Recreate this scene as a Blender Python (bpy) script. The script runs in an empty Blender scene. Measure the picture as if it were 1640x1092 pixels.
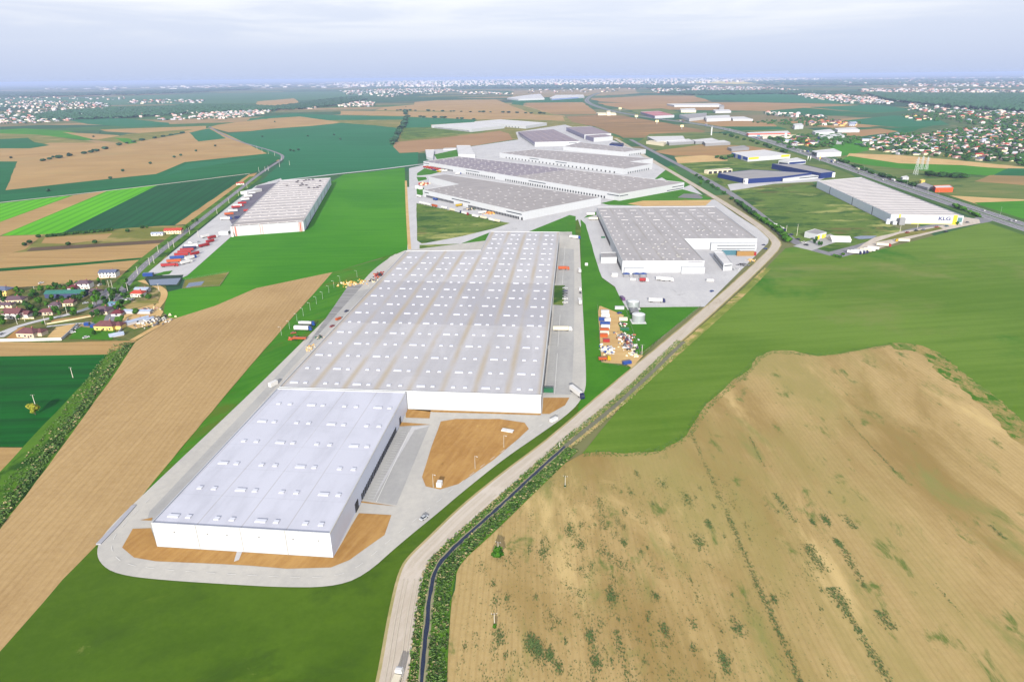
import bpy, bmesh, math, random
from mathutils import Vector, Matrix
R = math.radians
scn = bpy.context.scene
COL = scn.collection
# ------------------------------------------------------------------ camera
CAM_H = 190.0; FPX = 1060.0; PITCH = math.atan(422/1060); ROLL = 0.0104
_F = Vector((0, math.cos(PITCH), -math.sin(PITCH)))
_U0 = Vector((0, math.sin(PITCH), math.cos(PITCH)))
_R = (Vector((1, 0, 0)) - _U0*ROLL).normalized()
_U = (_U0 + Vector((1, 0, 0))*ROLL).normalized()
cam = bpy.data.cameras.new('camera'); cam_ob = bpy.data.objects.new('camera', cam); COL.objects.link(cam_ob)
cam.sensor_width = 36; cam.sensor_fit = 'HORIZONTAL'; cam.lens = 36*FPX/1640
cam.clip_start = 1; cam.clip_end = 200000
cam_ob.matrix_world = Matrix(((_R.x, _U.x, -_F.x, 0), (_R.y, _U.y, -_F.y, 0), (_R.z, _U.z, -_F.z, CAM_H), (0, 0, 0, 1)))
scn.camera = cam_ob
# ------------------------------------------------------------------ world sky, sun, exposure
SUN_EL, SUN_AZ = R(19), R(3.8)          # the sun stands low behind the camera, shadows fall away from it
EXPO = 1.02; HAZE = 4.8e-5
w = bpy.data.worlds.new("World"); scn.world = w; w.use_nodes = True
nt = w.node_tree; nt.nodes.clear()
def wn(t, **k):
    n = nt.nodes.new(t)
    for a, b in k.items(): setattr(n, a, b)
    return n
sky = wn('ShaderNodeTexSky', sky_type='NISHITA', sun_disc=False, sun_elevation=SUN_EL, sun_rotation=R(180)+SUN_AZ,
         altitude=200, air_density=1.0, dust_density=1.5, ozone_density=2.0)
tc = wn('ShaderNodeTexCoord'); mp = wn('ShaderNodeMapping'); mp.inputs['Scale'].default_value = (1.6, 1.6, 22)
nz = wn('ShaderNodeTexNoise'); nz.inputs['Scale'].default_value = 1.3; nz.inputs['Detail'].default_value = 6; nz.inputs['Roughness'].default_value = .6; nz.inputs['Distortion'].default_value = .5
cr = wn('ShaderNodeMapRange', interpolation_type='SMOOTHSTEP'); cr.inputs['From Min'].default_value = .4; cr.inputs['From Max'].default_value = .66
sx = wn('ShaderNodeSeparateXYZ'); mr = wn('ShaderNodeMapRange'); mr.inputs['From Min'].default_value = .0; mr.inputs['From Max'].default_value = .11
mr2 = wn('ShaderNodeMapRange'); mr2.inputs['From Min'].default_value = .035; mr2.inputs['From Max'].default_value = .1
grad = wn('ShaderNodeMix', data_type='RGBA', clamp_factor=True); grad.inputs['A'].default_value = (5.3, 6.2, 8.6, 1); grad.inputs['B'].default_value = (7.9, 8.2, 9.4, 1)
mul = wn('ShaderNodeMath', operation='MULTIPLY')
cl = wn('ShaderNodeMix', data_type='RGBA', clamp_factor=True); cl.inputs['B'].default_value = (10, 10, 10.2, 1)
veil = wn('ShaderNodeMix', data_type='RGBA'); veil.inputs[0].default_value = .86
bg = wn('ShaderNodeBackground'); bg.inputs['Strength'].default_value = .055
out = wn('ShaderNodeOutputWorld')
L = nt.links.new
L(tc.outputs['Generated'], mp.inputs['Vector']); L(mp.outputs[0], nz.inputs['Vector']); L(nz.outputs['Fac'], cr.inputs['Value'])
L(tc.outputs['Generated'], sx.inputs[0]); L(sx.outputs['Z'], mr.inputs['Value']); L(sx.outputs['Z'], mr2.inputs['Value'])
L(mr.outputs[0], grad.inputs['Factor']); L(cr.outputs[0], mul.inputs[0]); L(mr2.outputs[0], mul.inputs[1])
L(grad.outputs['Result'], cl.inputs['A']); L(mul.outputs[0], cl.inputs['Factor'])
L(sky.outputs[0], veil.inputs['A']); L(cl.outputs['Result'], veil.inputs['B']); L(veil.outputs['Result'], bg.inputs['Color']); L(bg.outputs[0], out.inputs[0])
sun = bpy.data.lights.new('sun', 'SUN'); sun.energy = 4.2; sun.angle = R(.6); sun.color = (1, .93, .82)
sun_ob = bpy.data.objects.new('sun', sun); COL.objects.link(sun_ob)
sd = Vector((math.sin(SUN_AZ)*math.cos(SUN_EL), math.cos(SUN_AZ)*math.cos(SUN_EL), -math.sin(SUN_EL)))
sun_ob.rotation_euler = sd.to_track_quat('-Z', 'Y').to_euler(); sun_ob.location = (0, -400, 600)
scn.view_settings.view_transform = 'Standard'; scn.view_settings.look = 'None'; scn.view_settings.exposure = EXPO; scn.view_settings.gamma = 1
scn.cycles.volume_bounces = 0; scn.cycles.max_bounces = 4; scn.cycles.diffuse_bounces = 2; scn.cycles.glossy_bounces = 2
# ------------------------------------------------------------------ helpers
def G(x, y, z=0.0):
    """survey: photograph pixel (1640 wide) -> point of the world at height z"""
    d = _F*FPX + _R*(x-820) - _U*(y-546)
    return Vector((0, 0, CAM_H)) + d*((z-CAM_H)/d.z)
def tag(o, label=None, cat=None, group=None, kind=None):
    if label: o['label'] = label
    if cat: o['category'] = cat
    if group: o['group'] = group
    if kind: o['kind'] = kind
    return o
def lin(c):
    return tuple((v/255/12.92 if v <= 10 else ((v/255+.055)/1.055)**2.4) for v in c)
def alb(c, k=1.5):
    return tuple(min(.85, v/k) for v in lin(c)) + (1,)
_M = {}
def mat(name, col, rough=.85, var=.12, scale=.4, metal=0, emit=None, seen=True, k=1.5):
    if name in _M: return _M[name]
    m = bpy.data.materials.new(name); m.use_nodes = True; t = m.node_tree; b = t.nodes['Principled BSDF']
    c = alb(col, k) if seen else tuple(col) + (1,)
    b.inputs['Roughness'].default_value = rough; b.inputs['Metallic'].default_value = metal
    if var:
        n = t.nodes.new('ShaderNodeTexNoise'); n.inputs['Scale'].default_value = scale; n.inputs['Detail'].default_value = 3
        x = t.nodes.new('ShaderNodeTexCoord'); t.links.new(x.outputs['Object'], n.inputs['Vector'])
        r = t.nodes.new('ShaderNodeMix'); r.data_type = 'RGBA'
        r.inputs['A'].default_value = tuple(v*(1-var) for v in c[:3]) + (1,); r.inputs['B'].default_value = tuple(min(.9, v*(1+var)) for v in c[:3]) + (1,)
        t.links.new(n.outputs['Fac'], r.inputs['Factor']); t.links.new(r.outputs['Result'], b.inputs['Base Color'])
    else: b.inputs['Base Color'].default_value = c
    _M[name] = m; return m
class NT:
    def __init__(s, name):
        s.m = bpy.data.materials.new(name); s.m.use_nodes = True; s.t = s.m.node_tree; s.b = s.t.nodes['Principled BSDF']; s.b.inputs['Roughness'].default_value = .95
        s.b.inputs['Specular IOR Level'].default_value = .15
        s.c = s.t.nodes.new('ShaderNodeTexCoord').outputs['Object']
    def l(s, a, b): s.t.links.new(a, b)
    def map(s, ang=0, sc=(1, 1, 1), v=None):
        # rotate first, then scale, so the rows run along the given heading
        r = s.t.nodes.new('ShaderNodeVectorRotate'); r.rotation_type = 'Z_AXIS'; r.inputs['Angle'].default_value = -R(ang)
        s.l(v or s.c, r.inputs['Vector'])
        n = s.t.nodes.new('ShaderNodeMapping'); n.inputs['Scale'].default_value = sc; s.l(r.outputs[0], n.inputs['Vector']); return n.outputs[0]
    def noise(s, v, sc=1, det=3, rough=.5, dist=0):
        n = s.t.nodes.new('ShaderNodeTexNoise'); n.inputs['Scale'].default_value = sc; n.inputs['Detail'].default_value = det
        n.inputs['Roughness'].default_value = rough; n.inputs['Distortion'].default_value = dist; s.l(v, n.inputs['Vector']); return n.outputs['Fac']
    def math(s, op, a, b=None, c=None):
        n = s.t.nodes.new('ShaderNodeMath'); n.operation = op
        for i, q in enumerate((a, b, c)):
            if q is None: continue
            if isinstance(q, (int, float)): n.inputs[i].default_value = q
            else: s.l(q, n.inputs[i])
        return n.outputs[0]
    def ramp(s, f, lo, hi):
        n = s.t.nodes.new('ShaderNodeMapRange'); n.interpolation_type = 'SMOOTHSTEP'; n.inputs['From Min'].default_value = lo; n.inputs['From Max'].default_value = hi; s.l(f, n.inputs['Value']); return n.outputs[0]
    def mix(s, f, a, b):
        n = s.t.nodes.new('ShaderNodeMix'); n.data_type = 'RGBA'
        if isinstance(f, (int, float)): n.inputs['Factor'].default_value = f
        else: s.l(f, n.inputs['Factor'])
        for k, q in (('A', a), ('B', b)):
            if isinstance(q, tuple): n.inputs[k].default_value = q
            else: s.l(q, n.inputs[k])
        return n.outputs['Result']
    def done(s, col, bump=None, bs=.3, bd=.3):
        if isinstance(col, tuple): s.b.inputs['Base Color'].default_value = col
        else: s.l(col, s.b.inputs['Base Color'])
        if bump is not None:
            n = s.t.nodes.new('ShaderNodeBump'); n.inputs['Strength'].default_value = bs; n.inputs['Distance'].default_value = bd
            s.l(bump, n.inputs['Height']); s.l(n.outputs[0], s.b.inputs['Normal'])
        return s.m
def fmat(name, a, b, ang=0, row=(.012, .35), big=.008, wts=(.45, .35, .2), patch=None, k=1.5, con=(.36, .64), stripes=None, bs=.15):
    """field: streaks along the sowing direction, broad tone changes, fine grain, optional patches of a third colour"""
    if name in _M: return _M[name]
    n = NT(name); a, b = alb(a, k), alb(b, k)
    st = n.noise(n.map(ang, (row[0], row[1], 1)), 1, 3, .55)
    bg_ = n.noise(n.c, big, 4, .5, .6); fi = n.noise(n.c, .3, 6, .75)
    f = n.math('ADD', n.math('ADD', n.math('MULTIPLY', st, wts[0]), n.math('MULTIPLY', bg_, wts[1])), n.math('MULTIPLY', fi, wts[2]))
    col = n.mix(n.ramp(f, *con), a, b)
    if stripes:                          # regular tram lines / drill rows: (spacing m, darkness)
        wv = n.t.nodes.new('ShaderNodeTexWave'); wv.bands_direction = 'Y'; wv.inputs['Scale'].default_value = .314/stripes[0]*1.0
        wv.inputs['Distortion'].default_value = .6; wv.inputs['Detail Scale'].default_value = .05
        n.l(n.map(ang, (1, 1, 1)), wv.inputs['Vector'])
        col = n.mix(n.math('MULTIPLY', n.ramp(wv.outputs['Fac'], .55, .95), stripes[1]), col, stripes[2] if len(stripes) > 2 else tuple(v*.55 for v in a[:3]) + (1,))
    if patch:                            # (colour, scale, lo, hi, row-stretch)
        for p in (patch if isinstance(patch, list) else [patch]):
            pn = n.noise(n.map(ang, (p[1]*p[4], p[1], 1)), 1, 6, .68, .4)
            col = n.mix(n.ramp(pn, p[2], p[3]), col, alb(p[0], k))
    _M[name] = n.done(col, st, bs, .5); return _M[name]
class MB:
    """collects shapes; build() links them as ONE mesh object"""
    def __init__(s): s.v = []; s.f = []; s.mi = []; s.k = 0
    def add(s, vs, fs, mi=None):
        o = len(s.v); s.v += [tuple(q) for q in vs]; s.f += [[i+o for i in q] for q in fs]; s.mi += [s.k if mi is None else mi]*len(fs); return s
    def box(s, c, d, rot=0, taper=1.0, mi=None):
        # c: centre of the base, d: full size
        cx, cy, cz = c; hx, hy, hz = d[0]/2, d[1]/2, d[2]; ca, sa = math.cos(rot), math.sin(rot); vs = []
        for z, t in ((0, 1), (hz, taper)):
            for x, y in ((-hx, -hy), (hx, -hy), (hx, hy), (-hx, hy)): vs.append((cx+(x*ca-y*sa)*t, cy+(x*sa+y*ca)*t, cz+z))
        return s.add(vs, [(3, 2, 1, 0), (4, 5, 6, 7), (0, 1, 5, 4), (1, 2, 6, 5), (2, 3, 7, 6), (3, 0, 4, 7)], mi)
    def prism(s, pts, z0, z1, mi=None):
        n = len(pts); vs = [(p[0], p[1], z0) for p in pts] + [(p[0], p[1], z1) for p in pts]
        return s.add(vs, [list(range(n))[::-1], list(range(n, 2*n))] + [(i, (i+1) % n, n+(i+1) % n, n+i) for i in range(n)], mi)
    def cyl(s, c, r, h, n=10, r2=None, mi=None):
        r2 = r if r2 is None else r2; vs = []
        for z, q in ((0, r), (h, r2)):
            for i in range(n): a = 2*math.pi*i/n; vs.append((c[0]+q*math.cos(a), c[1]+q*math.sin(a), c[2]+z))
        return s.add(vs, [list(range(n))[::-1], list(range(n, 2*n))] + [(i, (i+1) % n, n+(i+1) % n, n+i) for i in range(n)], mi)
    def tube(s, a, b, r, n=6, r2=None, mi=None):
        a, b = Vector(a), Vector(b); d = (b-a).normalized(); x = d.orthogonal().normalized(); y = d.cross(x); r2 = r if r2 is None else r2; vs = []
        for p, q in ((a, r), (b, r2)):
            for i in range(n): t = 2*math.pi*i/n; vs.append(p + x*q*math.cos(t) + y*q*math.sin(t))
        return s.add(vs, [list(range(n))[::-1], list(range(n, 2*n))] + [(i, (i+1) % n, n+(i+1) % n, n+i) for i in range(n)], mi)
    def build(s, name, m, parent=None, bevel=0):
        me = bpy.data.meshes.new(name); me.from_pydata(s.v, [], s.f); me.update()
        for q in (m if isinstance(m, (list, tuple)) else [m]): me.materials.append(q)
        if any(s.mi): me.polygons.foreach_set('material_index', s.mi)
        o = bpy.data.objects.new(name, me); COL.objects.link(o)
        if parent: o.parent = parent
        if bevel:
            md = o.modifiers.new('bevel', 'BEVEL'); md.width = bevel; md.segments = 2
        return o
def empty(name, loc, rz=0):
    o = bpy.data.objects.new(name, None); o.empty_display_size = 1; COL.objects.link(o); o.location = loc; o.rotation_euler = (0, 0, rz); return o
def link_copy(o, parent=None, label=None, group=None, mats=None):
    """a thing with copies of its parts and their sub-parts; mats swaps materials on the copies"""
    c = o.copy(); COL.objects.link(c); c.parent = parent
    if label: c['label'] = label
    if group: c['group'] = group
    for ch in KIDS.get(o, ()): KIDS.setdefault(c, []).append(link_copy(ch, c))
    return c
KIDS = {}
def kid(parent, o): KIDS.setdefault(parent, []).append(o); return o
# ------------------------------------------------------------------ ground sheets and roads
_lay = [0]
rs = random.Random(5)
def sheet(name, pts, m, jit=0.0, z=None, kind='structure', world=False, step=None):
    if not world:                        # land cut by the edge of the photograph runs on beyond it
        E_ = []
        for p, q in zip(pts, list(pts[1:]) + [pts[0]]):
            E_.append(p)
            if p[0] == q[0] == 0: E_ += [(-500, p[1]+5), (-500, q[1]+5)]
            elif p[0] == q[0] and p[0] >= 1640: E_ += [(p[0]+500, p[1]-5), (p[0]+500, q[1]-5)]
        pts = E_
    P = [Vector(p) if world else G(*p) for p in pts]
    if z is None: _lay[0] += 1; z = .02 + .004*_lay[0]
    Q = []
    for i, a in enumerate(P):
        b = P[(i+1) % len(P)]; Q.append(a)
        if jit:
            ln = (b-a).length; n = min(60, int(ln/(step or max(10, a.length*.03)))); nr = Vector((-(b-a).y, (b-a).x, 0)).normalized()
            for k in range(1, n): Q.append(a.lerp(b, k/n) + nr*rs.uniform(-jit, jit))
    me = bpy.data.meshes.new(name); bm = bmesh.new()
    f = bm.faces.new([bm.verts.new((q.x, q.y, z)) for q in Q])
    f.normal_update()
    if f.normal.z < 0: f.normal_flip()
    bmesh.ops.triangulate(bm, faces=bm.faces[:]); bm.to_mesh(me); bm.free(); me.materials.append(m)
    o = bpy.data.objects.new(name, me); COL.objects.link(o)
    if kind: o['kind'] = kind
    return o
def smooth(P, it=2):
    for _ in range(it):
        Q = [P[0]]
        for a, b in zip(P, P[1:]): Q += [a.lerp(b, .25), a.lerp(b, .75)]
        P = Q + [P[-1]]
    return P
def strip_pts(P, wl, wr):
    A, B = [], []
    for i, p in enumerate(P):
        d = (P[min(i+1, len(P)-1)] - P[max(i-1, 0)]); d.z = 0; d.normalize(); n = Vector((-d.y, d.x, 0)); A.append(p + n*wl); B.append(p - n*wr)
    return A, B
def road(name, pts, width, m, sm=2, z=None, world=False, off=0.0, kind='structure', jit=0.0):
    P = [Vector(p) if world else G(*p) for p in pts]; P = smooth(P, sm) if sm else P
    if z is None: _lay[0] += 1; z = .02 + .004*_lay[0]
    
    if jit:                              # ragged edges: resample and shake the width
        Q = []
        for a, b in zip(P, P[1:]):
            k = max(1, int((b-a).length/2.5)); Q += [a.lerp(b, i/k) for i in range(k)]
        P = Q + [P[-1]]
    A, B = strip_pts(P, width/2+off, width/2-off); mb = MB()
    if jit:
        for E_ in (A, B):
            s_ = 0
            for i in range(len(E_)): s_ = s_*.6 + rs.uniform(-jit, jit); E_[i] = E_[i] + (A[i]-B[i]).normalized()*s_ if E_ is B else E_[i] + Vector((rs.uniform(-jit, jit), rs.uniform(-jit, jit), 0))*.7
    for i in range(len(P)-1):
        mb.add([(A[i].x, A[i].y, z), (B[i].x, B[i].y, z), (B[i+1].x, B[i+1].y, z), (A[i+1].x, A[i+1].y, z)], [(0, 1, 2, 3)])
    o = mb.build(name, m)
    if kind: o['kind'] = kind
    return o
def dashes(name, pts, width, dash, gap, m, off=0, sm=2, z=.6, world=False):
    P = [Vector(p) if world else G(*p) for p in pts]; P = smooth(P, sm) if sm else P
    if off: P = strip_pts(P, off, -off)[0]
    mb = MB(); pos = 0.0; on = True; left = dash
    for a, b in zip(P, P[1:]):
        d = b-a; d.z = 0; ln = d.length; d.normalize(); n = Vector((-d.y, d.x, 0))*width/2; t = 0
        while t < ln:
            s_ = min(left, ln-t)
            if on:
                p, q = a + d*t, a + d*(t+s_); mb.add([(*(p-n).xy, z), (*(q-n).xy, z), (*(q+n).xy, z), (*(p+n).xy, z)], [(0, 1, 2, 3)])
            t += s_; left -= s_
            if left <= 1e-6: on = not on; left = dash if on else gap
    return tag(mb.build(name, m), kind='structure')
# ------------------------------------------------------------------ materials of the land
TAN = lambda n, ang, **k: fmat(n, (196, 163, 108), (170, 138, 88), ang, (.006, .25), patch=((178, 152, 100), .01, .5, .7, .3), **k)
m_meadow = fmat('meadow', (70, 102, 10), (88, 120, 22), 20, (.05, .12), .012, (.2, .5, .3), patch=[((108, 132, 36), .02, .54, .74, .6), ((64, 94, 16), .035, .52, .7, .6), ((126, 136, 62), .07, .64, .76, .8)])
m_lawn = fmat('lawn', (58, 122, 10), (74, 138, 18), 0, (.05, .1), .02, (.2, .5, .3), patch=((104, 128, 34), .03, .6, .75, 1))
m_bigg = fmat('wheat_green', (90, 126, 28), (112, 144, 50), 8, (.01, .15), .006, (.35, .45, .2), patch=[((48, 118, 6), .004, .54, .68, 1), ((122, 138, 66), .02, .62, .8, .3), ((132, 140, 76), .005, .56, .74, .7)])
m_bright = fmat('bright_green', (54, 132, 0), (76, 150, 14), 2, (.01, .15), .006, (.3, .5, .2))
m_dark = fmat('dark_crop', (0, 78, 16), (6, 108, 26), 3, (.004, .12), .01, (.6, .3, .1))
m_dark2 = fmat('dark_rows', (10, 86, 44), (18, 100, 54), 100, (.003, .12), .006, stripes=(16, .35))
m_lime = fmat('lime_rows', (92, 182, 0), (104, 196, 8), 100, (.003, .12), .006, stripes=(16, .6, alb((60, 150, 4))))
m_teal = fmat('teal_crop', (30, 112, 70), (38, 124, 80), -6, (.003, .06), .003)
m_teal2 = fmat('teal_band', (16, 100, 52), (24, 116, 62), 30, (.003, .06), .004)
HL, HR = 94, 88.5
m_soilL = fmat('left_soil', (202, 172, 122), (174, 144, 98), HL, (.006, .5), .012, (.22, .4, .38), stripes=(3.2, .2, alb((150, 120, 78))), con=(.34, .66))
m_soilR = fmat('right_soil', (204, 178, 124), (180, 156, 104), HR, (.008, .4), .01, (.18, .42, .4),
               patch=[((158, 134, 80), .012, .46, .68, .35), ((164, 152, 92), .007, .48, .68, .4), ((146, 144, 82), .03, .56, .72, .4), ((108, 124, 60), .08, .57, .7, .45), ((216, 190, 132), .02, .58, .75, .3), ((96, 116, 52), .25, .66, .74, .5)], stripes=(2.4, .2, alb((152, 124, 76))), con=(.34, .66))
m_tan1 = TAN('tan_near', 5); m_tan2 = TAN('tan_far', 20); m_tan3 = TAN('tan_mid', -4)
m_brown = fmat('brown_field', (180, 145, 105), (164, 128, 90), 8, (.004, .1), .004)
m_tanR = fmat('tan_right', (186, 150, 98), (166, 130, 84), 12, (.002, .04), .003, patch=((150, 130, 84), .003, .5, .7, .3))
m_plough = fmat('dark_plough', (112, 92, 72), (96, 80, 62), 10, (.01, .4))
m_fallow = fmat('fallow', (138, 134, 66), (112, 122, 48), 10, (.02, .1), .02, patch=((178, 158, 100), .03, .5, .65, .3))
m_wild = fmat('wild_grass', (74, 120, 20), (92, 134, 36), 102, (.05, .25), .04, (.3, .3, .4), patch=[((42, 84, 14), .06, .5, .62, .5), ((150, 152, 84), .09, .62, .72, .6)])
m_rough = fmat('rough_meadow', (84, 116, 38), (112, 138, 58), 10, (.03, .1), .02, (.3, .4, .3), patch=[((56, 96, 30), .025, .5, .6, .6), ((168, 172, 100), .02, .54, .64, .35), ((120, 104, 62), .014, .56, .7, .5), ((60, 100, 34), .06, .56, .66, .8)])
m_dirt = fmat('site_soil', (198, 156, 94), (174, 130, 72), 70, (.05, .4), .03, (.4, .3, .3), patch=[((214, 176, 104), .05, .66, .74, .6), ((130, 112, 44), .06, .64, .75, 1)])
m_sand = fmat('sand', (222, 190, 132), (204, 168, 112), 0, (.05, .2), .03)
m_vil = fmat('village_ground', (92, 112, 46), (128, 120, 74), 0, (.05, .1), .03, patch=[((176, 156, 112), .04, .56, .66, .6), ((56, 94, 30), .04, .56, .68, 1)])
m_vilfar = fmat('far_village_ground', (62, 100, 50), (96, 118, 70), 0, (.01, .03), .01, patch=[((158, 144, 108), .012, .56, .68, .5), ((40, 78, 40), .01, .52, .66, 1)])
m_scrub = fmat('scrub_land', (94, 122, 52), (124, 134, 72), 0, (.01, .05), .006, patch=[((168, 148, 100), .006, .54, .68, .3), ((58, 98, 42), .008, .54, .66, .6)])
m_conc = fmat('concrete', (210, 207, 200), (192, 190, 186), 84, (.02, .12), .02, (.3, .3, .4), patch=((160, 158, 154), .02, .58, .75, .5))
m_conc2 = fmat('pale_paving', (214, 214, 216), (198, 198, 202), 84, (.02, .12), .02, (.3, .3, .4), patch=((170, 170, 172), .03, .6, .75, .5))
m_yard = fmat('yard_paving', (192, 192, 190), (174, 174, 174), 84, (.02, .12), .03, (.4, .3, .3))
m_asph = fmat('asphalt', (150, 150, 156), (134, 134, 142), 84, (.01, .2), .02, (.4, .3, .3))
m_gravel = fmat('gravel_road', (218, 208, 196), (202, 190, 174), 60, (.02, .3), .03, (.4, .3, .3), patch=((170, 154, 130), .03, .6, .75, .5))
m_track = mat('white_track', (226, 220, 204), .95, .08)
m_line = mat('road_paint', (240, 240, 238), .7, .05)
m_gen = NT('open_country')
def _gen():
    n = m_gen; vo = n.t.nodes.new('ShaderNodeTexVoronoi'); vo.inputs['Scale'].default_value = 1; vo.inputs['Randomness'].default_value = 1
    n.l(n.map(12, (.0011, .0026, 1)), vo.inputs['Vector']); hs = n.t.nodes.new('ShaderNodeSeparateColor'); n.l(vo.outputs['Color'], hs.inputs[0])
    rp = n.t.nodes.new('ShaderNodeValToRGB'); rp.color_ramp.interpolation = 'CONSTANT'; e = rp.color_ramp.elements
    cols = [(0, (60, 104, 62)), (.22, (126, 128, 84)), (.4, (44, 100, 66)), (.55, (172, 146, 104)), (.66, (70, 116, 60)), (.82, (40, 84, 56)), (.92, (140, 128, 90))]
    e[0].position = 0; e[0].color = alb(cols[0][1]); e[1].position = cols[1][0]; e[1].color = alb(cols[1][1])
    for p, c in cols[2:]: q = e.new(p); q.color = alb(c)
    n.l(hs.outputs[0], rp.inputs[0]); fi = n.noise(n.c, .012, 5, .6)
    return n.done(n.mix(n.math('MULTIPLY', n.ramp(fi, .45, .75), .5), rp.outputs[0], alb((48, 84, 48))))
m_gen = _gen()
# ------------------------------------------------------------------ the land
sheet('ground', [(-60000, -8000), (60000, -8000), (60000, 85000), (-60000, 85000)], m_gen, world=True, z=0)
S = sheet
# far country, from the horizon down
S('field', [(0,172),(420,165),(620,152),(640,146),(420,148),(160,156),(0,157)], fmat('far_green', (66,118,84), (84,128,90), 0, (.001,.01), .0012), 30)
S('field', [(1230,133),(1340,133),(1250,129),(1120,130),(1100,133),(1180,135)], mat('rapeseed', (236,214,92), .9), 60)
S('field', [(820,146),(1010,141),(1025,149),(1000,152),(820,157)], fmat('far_tan', (176,152,112), (150,138,96), 0, (.001,.01), .001), 40)
S('field', [(410,163),(470,158),(480,165),(415,172)], m_tan2, 15)
S('field', [(1100,157),(1130,150),(1240,150),(1400,165),(1340,166),(1200,163)], m_teal, 20)
S('field', [(1200,164),(1340,167),(1400,170),(1360,176),(1200,172),(1130,164)], m_tanR, 20)
S('field', [(1225,176),(1290,173),(1400,183),(1300,186),(1230,182)], m_teal2, 15)
S('field', [(1290,172),(1400,168),(1470,176),(1400,181)], m_teal, 15)
S('field', [(945,159),(1040,153),(1110,154),(1140,163),(1050,166),(1000,165),(960,163)], m_tanR, 15)
S('field', [(957,165),(1110,165),(1230,165),(1300,172),(1225,178),(1060,176),(1010,176),(975,170)], m_tanR, 12)
S('field', [(1010,176),(1060,174),(1090,180),(1060,187),(1030,186)], m_scrub, 10)
S('field', [(820,158),(935,157),(935,165),(842,165),(835,171),(820,168)], m_teal2, 10)
S('field', [(842,165),(933,164),(950,176),(960,183),(890,183),(882,182),(845,170)], m_tanR, 8)
S('field', [(820,170),(842,169),(885,183),(905,186),(900,196),(880,198),(820,192)], m_tan2, 8)
S('field', [(800,165),(836,169),(846,172),(884,183),(905,188),(1000,225),(800,224),(640,228),(560,200),(600,178)], m_fallow, 8)
S('field', [(907,187),(960,184),(1000,186),(1060,196),(1130,210),(1122,215),(1040,221),(998,221),(960,205),(915,195)], fmat('brown_big', (164,130,86), (138,114,74), 12, (.002,.03), .004, patch=((182,142,92), .004, .5, .65, .4)), 6)
S('field', [(615,172),(663,168),(664,164),(700,161),(795,160),(822,171),(850,181),(880,190),(700,178),(600,177)], m_tan2, 8)
S('field', [(545,178),(648,179),(650,186),(545,184)], m_tan2, 6)
S('field', [(653,179),(800,181),(900,186),(905,194),(830,191),(760,192),(653,187)], m_tan2, 6)
S('field', [(653,188),(700,189),(765,192),(758,196),(690,200),(690,204),(648,205),(645,198)], m_teal, 5)
S('field', [(400,190),(470,182),(545,185),(650,187),(645,206),(540,215),(440,205),(380,205)], m_teal, 6)
S('field', [(520,193),(648,192),(643,206),(600,201),(510,195)], m_fallow, 5)
S('field', [(646,205),(690,204),(760,211),(800,209),(650,224),(640,222)], m_rough, 4)
S('field', [(632,228),(700,222),(800,210),(815,214),(822,224),(765,233),(740,236),(690,240),(672,244),(640,245),(630,238)], m_brown, 2)
S('field', [(765,234),(800,229),(830,226),(850,238),(835,246),(790,246)], m_bright, 2)
# upper left
S('field', [(110,193),(150,190),(200,190),(270,197),(272,201),(210,204),(140,199)], m_teal, 5)
S('field', [(0,208),(40,206),(110,210),(150,220),(142,225),(60,216),(0,215)], m_bright, 4)
S('field', [(0,214),(60,216),(140,226),(160,230),(60,240),(0,246)], m_fallow, 4)
S('field', [(100,212),(190,217),(200,222),(150,224)], m_tan2, 4)
S('field', [(160,208),(330,202),(330,206),(300,213),(230,214),(170,211)], m_tan2, 4)
S('field', [(205,215),(310,207),(240,224),(205,230),(150,225)], m_fallow, 3)
S('field', [(0,236),(60,233),(80,229),(180,229),(205,230),(300,213),(240,232),(60,259),(0,262)], m_tan2, 3)
S('field', [(0,223),(45,221),(55,228),(80,233),(48,238),(0,238)], m_teal2, 3)
S('field', [(182,221),(205,222),(220,229),(205,231)], m_bright, 3)
S('field', [(28,259),(62,258),(150,243),(240,232),(300,213),(335,205),(365,216),(425,245),(450,258),(400,258),(295,262),(250,281),(155,291),(8,307)], TAN('tan_big', 14), 2)
S('field', [(303,213),(335,206),(362,222),(318,227)], m_teal, 2)
S('field', [(0,259),(28,259),(8,306),(0,307)], m_teal2, 1)
S('field', [(335,204),(366,212),(408,210),(470,207),(545,197),(460,191),(420,191),(350,200)], m_tan2, 4)
S('field', [(362,215),(430,207),(500,202),(548,197),(642,206),(627,232),(640,246),(670,244),(669,264),(540,279),(415,293),(455,258),(452,254),(410,237)], m_teal, 1)
S('field', [(430,190),(480,187),(545,196),(480,201),(410,208),(400,200)], m_tan2, 4)
S('field', [(0,325),(0,306),(8,305),(155,289),(250,279),(296,260),(430,246),(450,254),(405,277)], m_teal2, 1)
S('field', [(260,283),(300,262),(430,250),(300,272)], m_teal, 1)
S('field', [(0,326),(118,313),(0,357)], m_lime)
S('field', [(0,356),(118,313),(172,306),(12,373),(0,378)], m_tan1)
S('field', [(12,373),(172,306),(252,297),(100,373),(60,377),(0,379)], m_lime)
S('field', [(100,373),(252,297),(400,279),(282,360),(200,366)], m_dark2, .4)
S('field', [(280,361),(398,280),(412,277),(385,304),(322,358)], m_tan1, 1)
S('field', [(0,378),(60,376),(260,362),(310,362),(240,445),(120,455),(0,462)], m_fallow, 2)
S('field', [(0,379),(69,376),(40,400),(20,405),(0,419)], m_tan1, 1)
S('field', [(72,381),(180,374),(170,383),(110,391),(66,390)], m_tan3, 1)
S('field', [(42,403),(50,397),(150,391),(262,384),(270,389)], m_plough, 1)
S('field', [(0,419),(20,405),(272,389),(250,412),(130,421),(0,431)], m_tan3, 1)
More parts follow.
